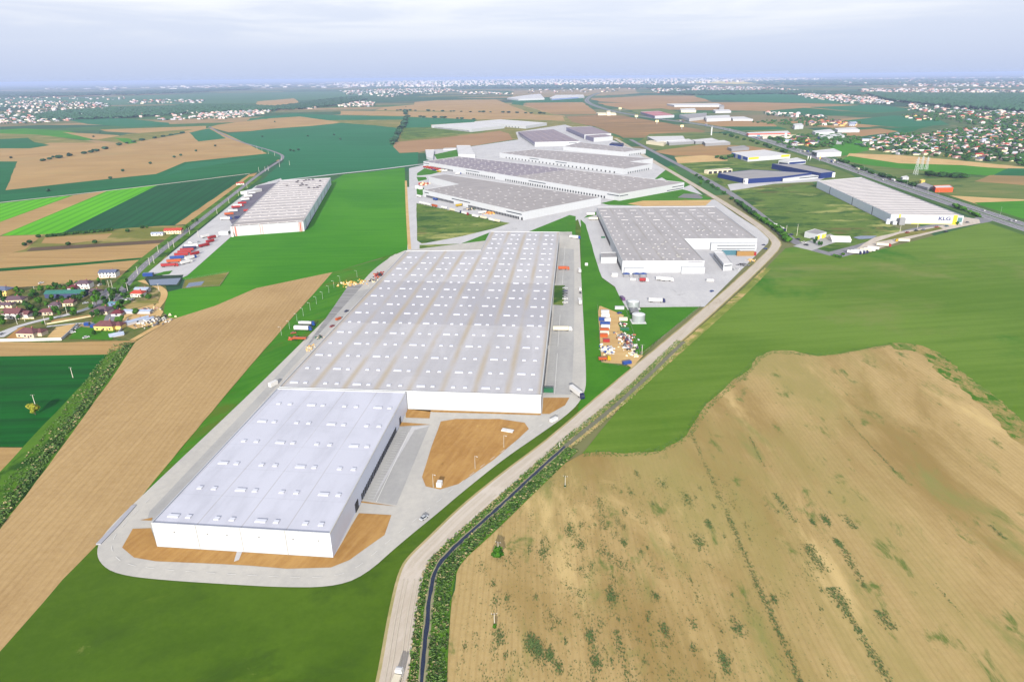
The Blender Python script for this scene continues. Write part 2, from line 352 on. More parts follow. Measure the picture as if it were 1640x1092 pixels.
S('field', [(0,435),(130,424),(248,414),(238,421),(207,442),(120,454),(0,463)], m_tan3, 1)
S('field', [(0,430),(130,421),(250,411),(248,414),(130,425),(0,435)], m_dark)
S('field', [(0,548),(100,548),(208,543),(222,545),(172,569),(60,570),(0,572)], m_tan3, .8)
S('field', [(-900,592),(0,571),(60,570),(172,568),(135,613),(37,717),(0,716),(-900,712)], m_dark, .3)
S('field', [(-900,712),(0,717),(38,717),(0,757),(-160,900),(-900,1500)], m_tan1, .4)
S('verge', [(222,545),(240,535),(217,549),(180,605),(140,660),(75,750),(0,850),(-160,1090),(-160,930),(0,756),(37,716),(135,613),(172,568)], m_wild, .5)
S('ground', [(0,462),(60,460),(205,442),(262,445),(280,500),(262,520),(222,546),(100,549),(0,548)], m_vil, 1)
S('meadow', [(-420,1500),(-160,1200),(0,1044),(100,929),(155,873),(215,809),(300,706),(390,599),(472,504),(533,436),(610,415),(660,380),(1140,320),(1220,380),(1000,600),(720,850),(660,920),(628,1092),(615,1500)], m_meadow, .2)
S('meadow', [(550,280),(590,276),(648,269),(655,398),(648,402),(534,436),(410,463),(345,491),(275,512),(262,500),(268,468),(300,462),(365,388),(490,372),(530,292)], m_bright, .3)
S('meadow', [(262,500),(268,468),(293,462),(297,449),(288,444),(300,430),(372,372),(495,368),(430,450),(345,490)], m_bright, .2)
S('field', [(0,1044),(100,929),(155,873),(215,809),(300,706),(390,599),(472,504),(534,436),(410,462),(345,490),(275,512),(232,538),(217,548),(180,605),(140,660),(75,750),(0,848),(-160,1080),(-420,1500),(-160,1200)], m_soilL, .25)
# green block between soil and the road of the big warehouse
S('meadow', [(533,436),(610,415),(650,401),(610,440),(450,606),(250,800),(200,850),(165,872),(157,873),(215,811),(300,708),(390,601),(472,506)], fmat('verge_green', (56,124,12), (78,140,26), 50, (.03,.2), .02, patch=((92,120,30), .04, .5, .65, .4)), .2)
# right hand land
S('meadow', [(925,735),(1005,640),(1100,550),(1195,462),(1258,398),(1300,392),(1335,410),(1380,408),(1580,356),(1640,372),(2700,560),(2700,1000),(1500,720),(1200,760)], m_bigg, .3)
S('field', [(1165,305),(1300,292),(1310,301),(1430,362),(1450,372),(1370,405),(1335,408),(1290,395),(1200,345)], m_rough, 1)
S('field', [(700,1092),(735,895),(800,835),(900,745),(935,726),(975,724),(1000,727),(1060,722),(1100,697),(1130,648),(1165,617),(1200,592),(1212,572),(1238,562),(1270,562),(1310,571),(1350,566),(1400,556),(1440,551),(1470,555),(1500,568),(1530,597),(1570,625),(1610,660),(1640,690),(1900,880),(2600,1300),(2600,1900),(690,1900)], m_soilR, .8, step=6)
# beyond the motorway, right
S('ground', [(1330,200),(1420,190),(1500,175),(1700,170),(1700,262),(1500,240),(1370,235),(1330,222)], m_vilfar, 6)
S('ground', [(1040,215),(1110,212),(1180,215),(1260,236),(1340,268),(1400,300),(1310,292),(1165,305),(1080,250),(1020,228)], m_scrub, 5)
S('ground', [(1130,205),(1230,214),(1345,255),(1450,290),(1700,372),(1700,262),(1500,240),(1400,236),(1330,215),(1250,195),(1150,195)], m_scrub, 5)
S('field', [(1045,243),(1130,231),(1200,234),(1240,240),(1190,246),(1140,250),(1080,250)], m_tanR, 3)
S('field', [(1080,252),(1130,249),(1165,252),(1165,258),(1085,262)], m_sand, 3)
S('field', [(1085,262),(1165,259),(1260,262),(1150,280),(1165,300),(1110,280)], m_rough, 3)
S('field', [(1092,184),(1190,193),(1240,199),(1245,203),(1150,204),(1110,199)], m_tanR, 5)
S('field', [(1145,203),(1245,203),(1262,207),(1180,210)], m_teal2, 5)
S('field', [(1245,195),(1350,192),(1430,199),(1390,204),(1330,205)], m_tanR, 5)
S('field', [(1370,206),(1440,205),(1500,200),(1440,216),(1380,222),(1350,215)], m_teal2, 5)
S('field', [(1350,210),(1410,206),(1440,211),(1380,219),(1350,218)], m_tanR, 5)
S('field', [(1335,196),(1430,185),(1500,190),(1520,200),(1440,204)], m_teal, 5)
S('field', [(1330,232),(1372,222),(1400,240),(1350,250),(1330,248)], m_bright, 4)
S('field', [(1360,246),(1440,249),(1520,256),(1640,268),(1700,274),(1700,278),(1610,270),(1440,262),(1355,254)], m_sand, 2)
S('field', [(1345,257),(1360,250),(1440,262),(1540,265),(1620,272),(1585,282),(1500,276),(1400,266)], m_bright, 2)
S('field', [(1615,270),(1700,271),(1700,283),(1590,282)], m_teal2, 2)
S('field', [(1585,281),(1700,284),(1700,300),(1640,297),(1560,291)], m_tanR, 2)
S('field', [(1450,310),(1510,313),(1640,320),(1700,330),(1700,350),(1640,340),(1530,326)], m_sand, 2)
S('field', [(1560,325),(1640,322),(1700,335),(1700,372),(1620,350)], m_bright, 2)
m_thin = fmat('thin_crop', (186, 162, 104), (160, 142, 84), HR, (.008, .4), .02, (.2, .4, .4), patch=[((116, 136, 60), .09, .46, .62, .5), ((74, 122, 24), .16, .5, .6, .6)])
road('field', [(1425,552),(1470,555),(1500,568),(1530,597),(1570,625),(1610,660),(1640,690),(1720,760)], 15, m_thin, 2, jit=1.6, off=-3)
# ------------------------------------------------------------------ roads and paved yards
m_bank = fmat('road_bank', (58,100,40), (84,116,52), 84, (.01,.1), .01)
HW = [(1760,402),(1640,364),(1560,337),(1440,297),(1340,262),(1230,226),(1170,208),(1110,197.5),(1060,191.5),(1000,182.5),(965,174),(943,166),(938,160),(948,153),(960,149)]
road('road_bank', HW, 62, m_bank); road('motorway', HW, 36, m_asph); road('median', HW, 4, m_bank)
for o_ in (16.5, 2.8, -2.8, -16.5): dashes('road_marking', HW[:8], .5, 5000, 1, m_line, o_, z=.75)
for o_ in (7.4, 11.6, -7.4, -11.6): dashes('road_marking', HW[:6], .35, 6, 12, m_line, o_, z=.75)
LR = [(172,520),(192,467),(235,420),(310,362),(385,303),(410,283),(432,268),(458,252),(440,243),(395,231),(362,219),(335,203)]
road('road_bank', LR[:6], 26, m_wild); road('road', LR, 8, m_asph); dashes('road_marking', LR[:6], .3, 5, 9, m_line, z=.6)
road('track', [(0,325),(155,308),(260,296),(400,278.5)], 5, m_track)
road('road', [(430,292),(540,279),(600,273),(670,264),(690,262)], 10, m_conc2)
RR = [(1002,226),(1040,244),(1100,277),(1200,340),(1256,378),(1290,397),(1335,408)]
road('road', [(1010,224),(1050,245),(1100,271),(1160,303),(1200,331),(1236,360),(1262,381),(1290,397),(1335,409)], 13, m_asph)
road('road', [(1335,409),(1400,392),(1450,374),(1510,361),(1570,355),(1578,350)], 22, m_asph)
S('yard', [(1362,404),(1400,381),(1440,372),(1520,360),(1545,348),(1568,352),(1570,358),(1500,372),(1440,388),(1380,408)], m_gravel, .6)
S('verge', [(1400,389),(1440,375),(1505,364),(1510,367),(1445,381)], m_fallow, .8)
S('yard', [(1165,296),(1240,286),(1330,282),(1310,291),(1240,295),(1170,306)], m_conc2, 1)
S('yard', [(1270,395),(1330,375),(1350,385),(1300,402)], m_yard, .6)
# logistics park paving
S('yard', [(655,270),(690,262),(690,240),(735,238),(830,224),(826,212),(905,200),(985,226),(1050,258),(1110,300),(1145,330),(1140,334),(925,352),(893,374),(770,402),(652,404),(656,330)], m_conc2)
S('yard', [(925,350),(940,338),(1145,320),(1180,345),(1232,378),(1230,390),(1165,455),(1128,492),(1000,493),(985,460),(957,440),(945,410)], m_conc2)
S('yard', [(236,438),(300,385),(368,330),(410,298),(450,286),(452,290),(372,372),(372,378),(300,442),(290,446)], m_conc2)
S('yard', [(362,345),(412,298),(452,292),(372,360)], fmat('dark_yard', (128,124,138), (114,112,126), 80, (.01,.2), .03), .3)
road('road', [(657,300),(659,340),(662,404)], 13, m_conc2)
road('track', [(650,290),(652,340),(656,400)], 4, m_sand)
# lawns of the park
for P, m_ in (([(667,326),(690,331),(760,345),(800,355),(817,358),(790,367),(740,379),(676,391),(668,386)], m_rough),
              ([(735,392),(784,373),(772,399),(750,395)], m_lawn), ([(672,393),(735,391),(737,397),(672,399)], m_rough),
              ([(668,278),(680,270),(705,276),(690,280),(668,282)], m_lawn), ([(667,284),(682,284),(684,288),(670,291)], m_lawn), ([(667,300),(676,298),(682,309),(672,316),(668,312)], m_lawn),
              ([(695,248),(732,240),(734,251),(700,256)], m_lawn), ([(838,375),(912,345),(922,347),(922,395),(897,396),(896,375)], m_lawn),
              ([(935,350),(945,342),(955,340),(955,345)], m_lawn), ([(962,326),(1080,300),(1142,318),(1120,326),(1030,330),(975,329)], m_lawn),
              ([(1045,290),(1075,265),(1105,297),(1090,303),(1060,285)], m_lawn), ([(930,352),(938,360),(957,425),(965,447),(985,462),(1004,496),(1010,510),(960,490),(958,500),(962,580),(1009,590),(925,662),(932,600)], m_lawn),
              ([(1040,493),(1122,492),(1020,570),(990,520),(1005,496)], m_lawn)):
    S('lawn', P, m_, .4)
S('yard', [(1005,327),(1030,322),(1140,321),(1130,330),(1030,331)], m_sand, 2)
RET = S('basin', [(1085,317),(1095,311),(1117,311),(1126,317),(1123,319)], mat('basin_lining', (120,118,120), .6), 0)
# grounds of the great warehouse
S('yard', [(648,402),(625,412),(590,445),(455,590),(438,608),(240,800),(190,855),(182,880),(185,895),(205,908),(270,916),(400,925),(530,927),(575,917),(628,870),(697,815),(730,790),(800,736),(860,696),(922,652),(927,600),(916,372),(893,372)], m_conc, world=False)
road('road', [(640,408),(606,432),(585,457),(455,590),(400,645),(240,800),(190,850),(178,873),(182,892),(205,907),(270,915),(400,923),(460,926),(530,926),(570,914),(622,868),(690,814),(722,787),(792,732),(852,692),(905,655),(924,628),(926,600),(924,520),(922,440),(921,380)], 11, m_conc, 2)
RING = [(240,800),(190,850),(178,873),(182,892),(205,907),(270,915),(400,923),(460,926),(530,926),(570,914),(622,868),(690,814),(722,787),(792,732),(852,692),(905,655)]
dashes('road_marking', RING, .2, 4, 5, m_line, z=.72)
S('yard', [(562,470),(596,462),(470,587),(425,640),(250,836),(236,834),(240,820),(410,640)], m_yard, 0)
S('yard', [(488,560),(560,455),(585,453),(500,548)], fmat('slot_paving', (170,170,170), (140,140,142), 176, (.01,.5), .05, (.8,.1,.1)))
S('yard', [(640,682),(688,682),(635,810),(578,800)], m_yard)
S('yard', [(873,632),(915,633),(919,560),(920,450),(919,400),(896,398),(885,520)], m_yard)
soil = [[(196,878),(213,848),(242,847),(251,872),(535,892),(575,823),(627,826),(616,858),(560,898),(530,910),(460,912),(400,907),(250,900),(215,894)],
        [(650,656),(690,658),(688,671),(650,670)], [(640,677),(689,681),(640,684)], [(575,803),(635,812),(578,806)],
        [(706,676),(730,672),(800,672),(840,678),(847,688),(830,704),(790,738),(735,776),(705,785),(682,780),(676,765),(690,720)],
        [(868,664),(870,638),(912,638),(905,650),(880,664)], [(225,834),(245,830),(243,835)], [(650,656),(867,662),(866,666),(695,661)]]
for P in soil: S('bare_soil', P, m_dirt, .15, z=.6)
S('path', [(380,884),(389,883),(383,898),(375,901)], m_conc2, z=.65)
for P in ([(888,458),(905,458),(902,490),(886,489)], [(858,551),(917,556),(880,553)]): S('lawn', P, m_rough, 0, z=.62)
S('road_edge', [(596,806),(610,776),(660,684),(688,683),(690,683),(664,690)], m_conc2, z=.62)
# dirt road, ditch
DR = [(618,1140),(631,1092),(647,979),(661,915),(674,896),(698,873),(752,818),(820,762),(888,711),(951,655),(1015,600),(1090,537),(1180,458),(1225,415),(1243,396),(1243,385),(1200,350),(1100,290),(1040,255),(1000,231),(985,222)]
road('road_bank', DR, 12, fmat('road_margin', (196,178,136), (160,156,96), 50, (.05,.3), .06), 2, off=0); road('road', DR, 9.6, m_gravel, 2)
road('verge', [(672,1140),(682,1010),(694,925),(712,890),(760,850),(840,775),(905,715)], 13, m_wild, 2, off=-2)
road('verge', [(905,715),(960,672),(1000,638),(1100,550),(1190,470),(1230,430)], 7, fmat('dry_verge', (150,156,74), (116,134,54), 50, (.05,.3), .06, patch=((206,178,122), .06, .5, .62, .6)), 2)
tr_ = mat('wheel_track', (208, 198, 180), .95, .1)
for o_ in (-3.1, -1.5, 1.3, 2.9): dashes('wheel_track', DR, .45, 60, 7, tr_, o_, z=.72)
DITCH = [(672,1140),(680,1040),(690,940),(700,908),(722,882),(790,822),(850,766),(905,716),(1000,640),(1095,548)]
# ------------------------------------------------------------------ big sheds
def wallmat(name, col, rib=1.0, k=1.5, dirt=.06, rough=.45):
    """ribbed cladding panels: faint vertical joints and soft weathering (local coordinates)"""
    if name in _M: return _M[name]
    n = NT(name); n.b.inputs['Roughness'].default_value = rough; c = alb(col, k)
    wv = n.t.nodes.new('ShaderNodeTexNoise'); wv.inputs['Scale'].default_value = .12; n.l(n.c, wv.inputs['Vector'])
    sp = n.t.nodes.new('ShaderNodeSeparateXYZ'); n.l(n.c, sp.inputs[0])
    jx = n.math('ADD', sp.outputs[0], sp.outputs[1]); jl = n.math('LESS_THAN', n.math('FRACT', n.math('MULTIPLY', jx, 1/6.0)), .03)
    base = n.mix(wv.outputs['Fac'], tuple(v*(1-dirt) for v in c[:3]) + (1,), c)
    _M[name] = n.done(n.mix(n.math('MULTIPLY', jl, .16*rib), base, tuple(v*.55 for v in c[:3]) + (1,))); return _M[name]
def roofmat(name, col, bay, k=1.5, stripe=(186, 166, 126), samt=.55, seam=22.4, dark=None, phase=0.0, patch=.25, w=.06):
    """membrane roof: dusty valley stripes every bay, sheet seams across, weathered panels"""
    if name in _M: return _M[name]
    n = NT(name); n.b.inputs['Roughness'].default_value = .7; c = alb(col, k)
    sp = n.t.nodes.new('ShaderNodeSeparateXYZ'); n.l(n.c, sp.inputs[0])
    u = n.math('FRACT', n.math('ADD', n.math('MULTIPLY', sp.outputs[0], 1/bay), .5+phase))
    d = n.math('ABSOLUTE', n.math('SUBTRACT', u, .5))
    nn = n.noise(n.map(0, (.05, .012, 1)), 1, 5, .6)
    st = n.math('MULTIPLY', n.math('SUBTRACT', 1.0, n.ramp(d, .0, w)), n.ramp(nn, .25, .6))
    pn = n.t.nodes.new('ShaderNodeTexVoronoi'); pn.distance = 'CHEBYCHEV'; pn.inputs['Scale'].default_value = 1; n.l(n.map(0, (1/bay, 1/seam*.5, 1)), pn.inputs['Vector'])
    hs = n.t.nodes.new('ShaderNodeSeparateColor'); n.l(pn.outputs['Color'], hs.inputs[0])
    base = n.mix(n.math('MULTIPLY', hs.outputs[0], patch), c, tuple(v*.78 for v in c[:3]) + (1,))
    base = n.mix(n.ramp(n.noise(n.map(0, (.09, .02, 1)), 1, 5, .65), .42, .75), base, tuple(v*.84 for v in c[:3]) + (1,))
    base = n.mix(n.math('MULTIPLY', n.ramp(n.noise(n.c, .035, 5, .6), .5, .72), .5), base, tuple(v*.82 for v in c[:3]) + (1,))
    sm = n.math('LESS_THAN', n.math('FRACT', n.math('MULTIPLY', sp.outputs[1], 1/seam)), .012)
    base = n.mix(n.math('MULTIPLY', sm, .35), base, tuple(v*.6 for v in c[:3]) + (1,))
    if dark: # (axis, lo, hi, colour): an older darker part of the roof
        ax, lo, hi, dc = dark; q = sp.outputs[ax]
        f = n.math('MULTIPLY', n.math('GREATER_THAN', q, lo), n.math('LESS_THAN', q, hi)); base = n.mix(f, base, n.mix(n.math('MULTIPLY', hs.outputs[1], .3), alb(dc, k), c))
    _M[name] = n.done(n.mix(n.math('MULTIPLY', st, samt), base, alb(stripe, k))); return _M[name]
M_LIGHT2 = mat('rooflight_old', (206, 204, 206), .5, .06)
W_WHITE = wallmat('white_cladding', (238, 243, 250), 2.6, 2.1)
W_SHADE_BLUE = wallmat('pale_shade_blue', (226, 232, 248), 1, 1.25); W_NAVY = wallmat('navy_cladding', (40, 58, 118)); W_GREY = wallmat('grey_cladding', (150, 152, 158)); W_CREAM = wallmat('cream_wall', (236, 226, 200)); W_LILAC = wallmat('lilac_cladding', (140, 136, 164))  # the pale blue paints skylit shade on side walls; the tank shares it
M_DOOR = mat('dock_door_dark', (38, 40, 48), .6, .1); M_SHUT = mat('dock_shutter', (226, 228, 230), .5, .05); M_LIGHT = mat('rooflight_dome', (226, 230, 244), .3, .06, k=1.5); M_KERB = mat('upstand', (206, 206, 210), .6, .06)
M_GLASS = mat('window_glass', (58, 66, 80), .15, .1, .2); M_HVAC = mat('roof_plant', (160, 160, 160), .5, .1)
M_RED = mat('red_stripe', (226, 84, 50), .5, .06); M_YEL = mat('yellow_panel', (250, 222, 10), .5, .05); M_BLUE = mat('blue_panel', (40, 84, 190), .5, .06); M_TRIM = mat('white_trim', (238, 238, 236), .5, .04)
class Shed: pass
def shed(name, roof, h, label, cat='warehouse', wm=None, rm=None, par=.6, group=None, world=False, front=0):
    P = [Vector(p) if world else G(*p, h) for p in roof]
    ar = sum(a.x*b.y-b.x*a.y for a, b in zip(P, P[1:]+P[:1]))
    assert ar > 0, name
    a, b = P[front], P[(front+1) % len(P)]; rz = math.atan2(b.y-a.y, b.x-a.x); c = sum(P, Vector())/len(P)
    s = Shed(); s.root = empty(name, (a.x, a.y, .12), rz); tag(s.root, label, cat, group)
    ca, sa = math.cos(-rz), math.sin(-rz); s.rz = rz; s.h = h; s.o = Vector((a.x, a.y))
    s.loc = lambda p: Vector(((p.x-a.x)*ca-(p.y-a.y)*sa, (p.x-a.x)*sa+(p.y-a.y)*ca))
    s.P = [s.loc(p) for p in P]; n = len(P); t = .35
    ins = []
    for i, p in enumerate(s.P):
        e0 = (p - s.P[i-1]).normalized(); e1 = (s.P[(i+1) % n]-p).normalized(); n0 = Vector((-e0.y, e0.x)); n1 = Vector((-e1.y, e1.x))
        m = (n0+n1); ins.append(p + m*(t/max(.3, 1+n0.dot(n1))))
    s.ins = ins; mb = MB(); vs = []
    for ring, z in ((s.P, 0), (s.P, h), (ins, h), (ins, h-par-.05)): vs += [(q.x, q.y, z) for q in ring]
    fs = []
    for k in range(3):
        for i in range(n): j = (i+1) % n; fs.append((k*n+i, k*n+j, (k+1)*n+j, (k+1)*n+i))
    mb.add(vs, fs); s.wall = mb.build('wall', wm or W_WHITE, s.root)
    r = MB(); r.add([(q.x, q.y, h-par) for q in ins], [list(range(n))]); s.roof = r.build('roof', rm, s.root)
    bm = bmesh.new(); bm.from_mesh(s.roof.data); bmesh.ops.triangulate(bm, faces=bm.faces[:]); bm.to_mesh(s.roof.data); bm.free()
    s.zr = h-par
    return s
def patch(s, e, u0, u1, z0, z1, m, name='panel', d=.18, parent=None, lab=None):
    """a panel, band or opening standing proud of wall e between fractions u0..u1"""
    a, b = s.P[e], s.P[(e+1) % len(s.P)]; t = (b-a); nrm = Vector((t.y, -t.x)).normalized(); p, q = a+t*u0, a+t*u1; mb = MB()
    mb.prism([(p.x-nrm.x*.05, p.y-nrm.y*.05), (p.x+nrm.x*d, p.y+nrm.y*d), (q.x+nrm.x*d, q.y+nrm.y*d), (q.x-nrm.x*.05, q.y-nrm.y*.05)], z0, z1)
    o = mb.build(name, m, parent or s.root); 
    if lab: o['label'] = lab
    return o
def docks(s, e, u0, u1, n, w=3.0, z0=.6, z1=4.2, m=None, canopy=False):
    a, b = s.P[e], s.P[(e+1) % len(s.P)]; ln = (b-a).length; n = min(n, 100)
    for i in range(n):
        u = u0+(u1-u0)*(i+.5)/n; patch(s, e, u-w/2/ln, u+w/2/ln, z0, z1, m or M_DOOR, 'dock_door', .35)
def boxes_on_roof(s, items, name, mats, stuff=False, h=.5, up=.2):
    """items: local x, y, size x, size y; an upstand with a domed light on it"""
    def one(mb, it):
        x, y, sx, sy = it; mb.box((x, y, s.zr-.03), (sx+.3, sy+.3, up), mi=1); mb.box((x, y, s.zr+up-.03), (sx, sy, h-up), taper=1, mi=0)
    if stuff:
        mb = MB()
        for it in items: one(mb, it)
        tag(mb.build(name, mats, s.root), kind='stuff'); return
    for it in items:
        mb = MB(); one(mb, it); mb.build(name, mats, s.root)
def hvac(s, pts, m=None, sz=(3, 2, 1.8), name='roof_unit'):
    for x, y in pts:
        mb = MB(); mb.box((x, y, s.zr-.03), sz); mb.build(name, m or M_HVAC, s.root)
def bil(P, u, v): return (P[0]*(1-u)+P[1]*u)*(1-v) + (P[3]*(1-u)+P[2]*u)*v
# -- the new warehouse in front
ROOF_A = roofmat('roof_new', (216, 219, 234), 20.0, patch=.16, stripe=(150, 140, 120), samt=.45, w=.018, phase=0)
A = shed('warehouse', [(242,837), (528,854), (650,627.5), (444,621.5)], 13, 'newest white warehouse in front with pale lilac roof and one row of dark docks', rm=ROOF_A)
sk = []
ysA = [(y, k) for k, y in enumerate((830, 790, 748, 714, 682, 652, 630))]
LA = 134.0
for k in range(7):
    y = 6 + 21.6*k
    if y > 131: break
    for b in range(4):
        x = 20*b+10; long_ = (k+b) % 2 == 0
        sk += [(x-3.4, y, 4.8 if long_ else 2.2, 1.9), (x+3.6, y, 2.2, 1.9)]
boxes_on_roof(A, sk, 'rooflight', [M_LIGHT, M_KERB])
patch(A, 1, 0, 1, .1, 12.3, W_SHADE_BLUE, 'tinted_side', .08); docks(A, 1, .30, .80, 26, 1.5, .8, 4.0); docks(A, 1, .235, .262, 2, 2.6, .3, 5.2); docks(A, 1, .86, .875, 1, 3, .3, 5)  # side panel: blue skylight on the shaded wall, put into its colour
patch(A, 0, 0, 1, 0, .5, M_HVAC, 'plinth')
for u in (.12, .31, .42, .6, .79, .93): patch(A, 0, u, u+.006, 8.6, 9.1, M_HVAC, 'wall_lamp', .35)
for u in (.25, .5, .75): patch(A, 0, u, u+.003, .5, 12.9, mat('downpipe_grey', (190, 190, 188)), 'downpipe', .22)
patch(A, 1, 0, 1, 12.2, 12.9, M_TRIM, 'eaves_band', .1)
# -- the great warehouse behind it
ROOF_B = roofmat('roof_great', (206, 206, 212), 20.3, stripe=(190, 174, 144), samt=.7, w=.17, patch=.38, dark=(1, 118, 232, (182, 182, 190)))
B = shed('warehouse', [(447,619.5), (866.5,632.5), (896,371.5), (785,370.5), (770,400.5), (650,402)], 13, 'huge white warehouse with grey roof, brown dusty stripes and rows of rooflights', rm=ROOF_B)
sk = []
for k in range(20):
    y = 8 + 22.3*k
    for b in range(8):
        x0 = 20.3*b + 10.1; long_ = (k+b) % 2 == 0
        xl = (k*22.3+8)*.0
        if y > 340 and x0 < 82: continue
        if y > 440: continue
        if x0 > 157: continue
        sk += [(x0-3.6, y, 5.2 if long_ else 2.3, 2.0), (x0+3.8, y, 2.3, 2.0)]
boxes_on_roof(B, sk[:99], 'rooflight', [M_LIGHT, M_KERB]); boxes_on_roof(B, sk[99:], 'rooflight', [M_LIGHT, M_KERB], stuff=True)
docks(B, 1, .06, .21, 22, 1.9, .8, 4.2); docks(B, 1, .24, .40, 22, 1.9, .8, 4.2); docks(B, 1, .60, .95, 44, 2.0, .8, 4.2)
patch(B, 0, .5, 1, 0, .6, M_HVAC, 'plinth'); patch(B, 1, 0, 1, 12.1, 12.9, M_TRIM, 'eaves_band', .15)
# -- the warehouse right of it
ROOF_C = roofmat('roof_right', (186, 183, 185), 21.0, stripe=(156, 150, 140), samt=.5, w=.1, patch=.22)
C = shed('warehouse', [(997,418), (1128.5,417.5), (1096,382.5), (1213,382), (1145,331), (956,332)], 13, 'white stepped warehouse with grey rooflit roof between the gravel road and great warehouse', rm=ROOF_C)
sk = []
for k in range(13):
    y = 8 + 22.6*k
    for b in range(8 if y > 100 else 4):
        x0 = 21*b + 8 + (0 if y > 100 else 0)
        lg = y > 195 and (k+b) % 2 == 0
        if lg: sk += [(x0+2, y, 9, 1.2)]
        else: sk += [(x0-3, y, 1.6, 1.6), (x0+4, y, 1.6, 1.6)]
boxes_on_roof(C, sk[:95], 'rooflight', [M_LIGHT2, M_KERB]); boxes_on_roof(C, sk[95:], 'rooflight', [M_LIGHT2, M_KERB], stuff=True)
rr = random.Random(3); hvac(C, [(rr.uniform(30, 78), rr.uniform(12, 95)) for _ in range(14)] + [(rr.uniform(105, 125), rr.uniform(125, 150)) for _ in range(5)], sz=(2.2, 1.4, 1.1))
docks(C, 5, .06, .62, 60, 2.6, .6, 4.4); docks(C, 5, .80, .97, 16, 2.6, .6, 4.4)
for u0, u1, z, d_ in ((.02, .26, 6.5, 6), (.72, 1.0, 7.0, 4)): patch(C, 0, u0, u1, 0, z, W_WHITE, 'annexe', d_)
patch(C, 0, .8, .98, 11.2, 12.3, mat('lettering_tone', (150, 150, 160)), 'sign_band', .12)
patch(C, 2, .36, .98, 0, 8.8, W_WHITE, 'office_block', 6)
s_ = C
a, b = C.P[2], C.P[3]
for z in (2.0, 5.6):
    mb = MB(); d_ = 6.15; t_ = b-a; nrm = Vector((t_.y, -t_.x)).normalized(); p, q = a+t_*.44, a+t_*.96
    mb.prism([((p+nrm*6).x, (p+nrm*6).y), ((p+nrm*d_).x, (p+nrm*d_).y), ((q+nrm*d_).x, (q+nrm*d_).y), ((q+nrm*6).x, (q+nrm*6).y)], z, z+.9); mb.build('window_band', M_GLASS, C.root)
def annex(name, roof, h, label, wm=None, rm=None, cat='building', **k): return shed(name, roof, h, label, cat, wm, rm or ROOF_W, **k)
ROOF_W = roofmat('roof_white', (226, 226, 228), 15, stripe=(200, 200, 198), samt=.3, patch=.1); ROOF_G = roofmat('roof_grey', (170, 168, 170), 15, stripe=(150, 146, 140), samt=.3)
ROOF_T = roofmat('roof_taupe', (178, 172, 173), 34, stripe=(190, 186, 182), samt=.5, w=.02, patch=.2)
annex('office_building', [(962.5,412.5), (988,412), (986,404), (962,404.5)], 7, 'small white block docked to the left wall of the stepped warehouse', rm=ROOF_G)
o = annex('office_building', [(1159,422.5), (1173,421.5), (1158.5,403), (1143,403.5)], 8, 'white office block with dark windows beside blue and yellow containers')
patch(o, 3, .05, .95, 3.4, 5.4, M_GLASS, 'window_band'); patch(o, 0, .1, .95, 5.2, 6.2, M_GLASS, 'window_band')
# -- the four linked sheds behind
def rl(s, n_u, n_v, poly, sz=(5, 1.4), keep=99, seed=1, jig=.0):
    its = []; 
    for j in range(n_v):
        for i in range(n_u):
            u, v = (i+.5+.25*(j % 2))/n_u, (j+.5)/n_v
            if u > .98: continue
            q = bil(poly, u, v); lg = (i+j) % 2; its.append((q.x, q.y, sz[0] if lg else sz[0]*.45, sz[1]))
    return its
ROOF_D1 = roofmat('roof_front_shed', (176, 171, 171), 24, stripe=(194, 190, 186), samt=.5, w=.02, patch=.15)
D1 = shed('warehouse', [(677,304), (837.5,340), (962.5,316), (713,279), (686,282.5), (734,295)], 12, 'wide taupe roofed warehouse with docks facing the rough grass triangle', rm=ROOF_D1)
D2 = shed('warehouse', [(678,258.7), (992.5,310.5), (1096,292.5), (735,250.5)], 12, 'longest warehouse of the park, its roof half mauve and half taupe', rm=roofmat('roof_long_shed', (182, 176, 176), 24, stripe=(196, 192, 190), samt=.4, w=.02, patch=.15, dark=(0, 0, 330, (152, 144, 156))))
D3 = shed('warehouse', [(800,245), (1000,270.7), (1045,262.5), (1010,259), (1046,254), (857,239)], 12, 'taupe roofed warehouse behind the longest one, notched at its right end', rm=ROOF_T)
D4 = shed('warehouse', [(902,234.7), (1000,243.7), (1034.5,239.5), (930,228)], 11, 'narrow taupe roofed warehouse at the bend of the dirt road', rm=ROOF_T)
its = rl(D1, 14, 8, [D1.P[0], D1.P[1], D1.P[2], D1.P[3]], (5, 1.2)); its = [q for q in its if not (q[0] < 60 and q[1] > 70)]
boxes_on_roof(D1, its[:98], 'rooflight', [M_LIGHT2, M_KERB], h=.5)
its = rl(D2, 26, 8, [D2.P[0], D2.P[1], D2.P[2], D2.P[3]], (6, 1.3)); boxes_on_roof(D2, its[:99], 'rooflight', [M_LIGHT2, M_KERB]); boxes_on_roof(D2, its[99:], 'rooflight', [M_LIGHT2, M_KERB], stuff=True)
its = rl(D3, 16, 6, [D3.P[0], D3.P[1], D3.P[4], D3.P[5]], (6, 1.4)); boxes_on_roof(D3, its[:80], 'rooflight', [M_LIGHT2, M_KERB])
its = rl(D4, 8, 4, D4.P, (6, 1.4)); boxes_on_roof(D4, its, 'rooflight', [M_LIGHT2, M_KERB])
docks(D1, 0, .04, .35, 22, 2.6); docks(D1, 0, .5, .97, 34, 2.6); docks(D2, 0, .05, .2, 18, 3); docks(D2, 0, .28, .45, 16, 2.6); docks(D2, 0, .5, .95, 40, 2.8); docks(D3, 0, .05, .95, 30, 3); docks(D4, 1, .2, .8, 6, 3)
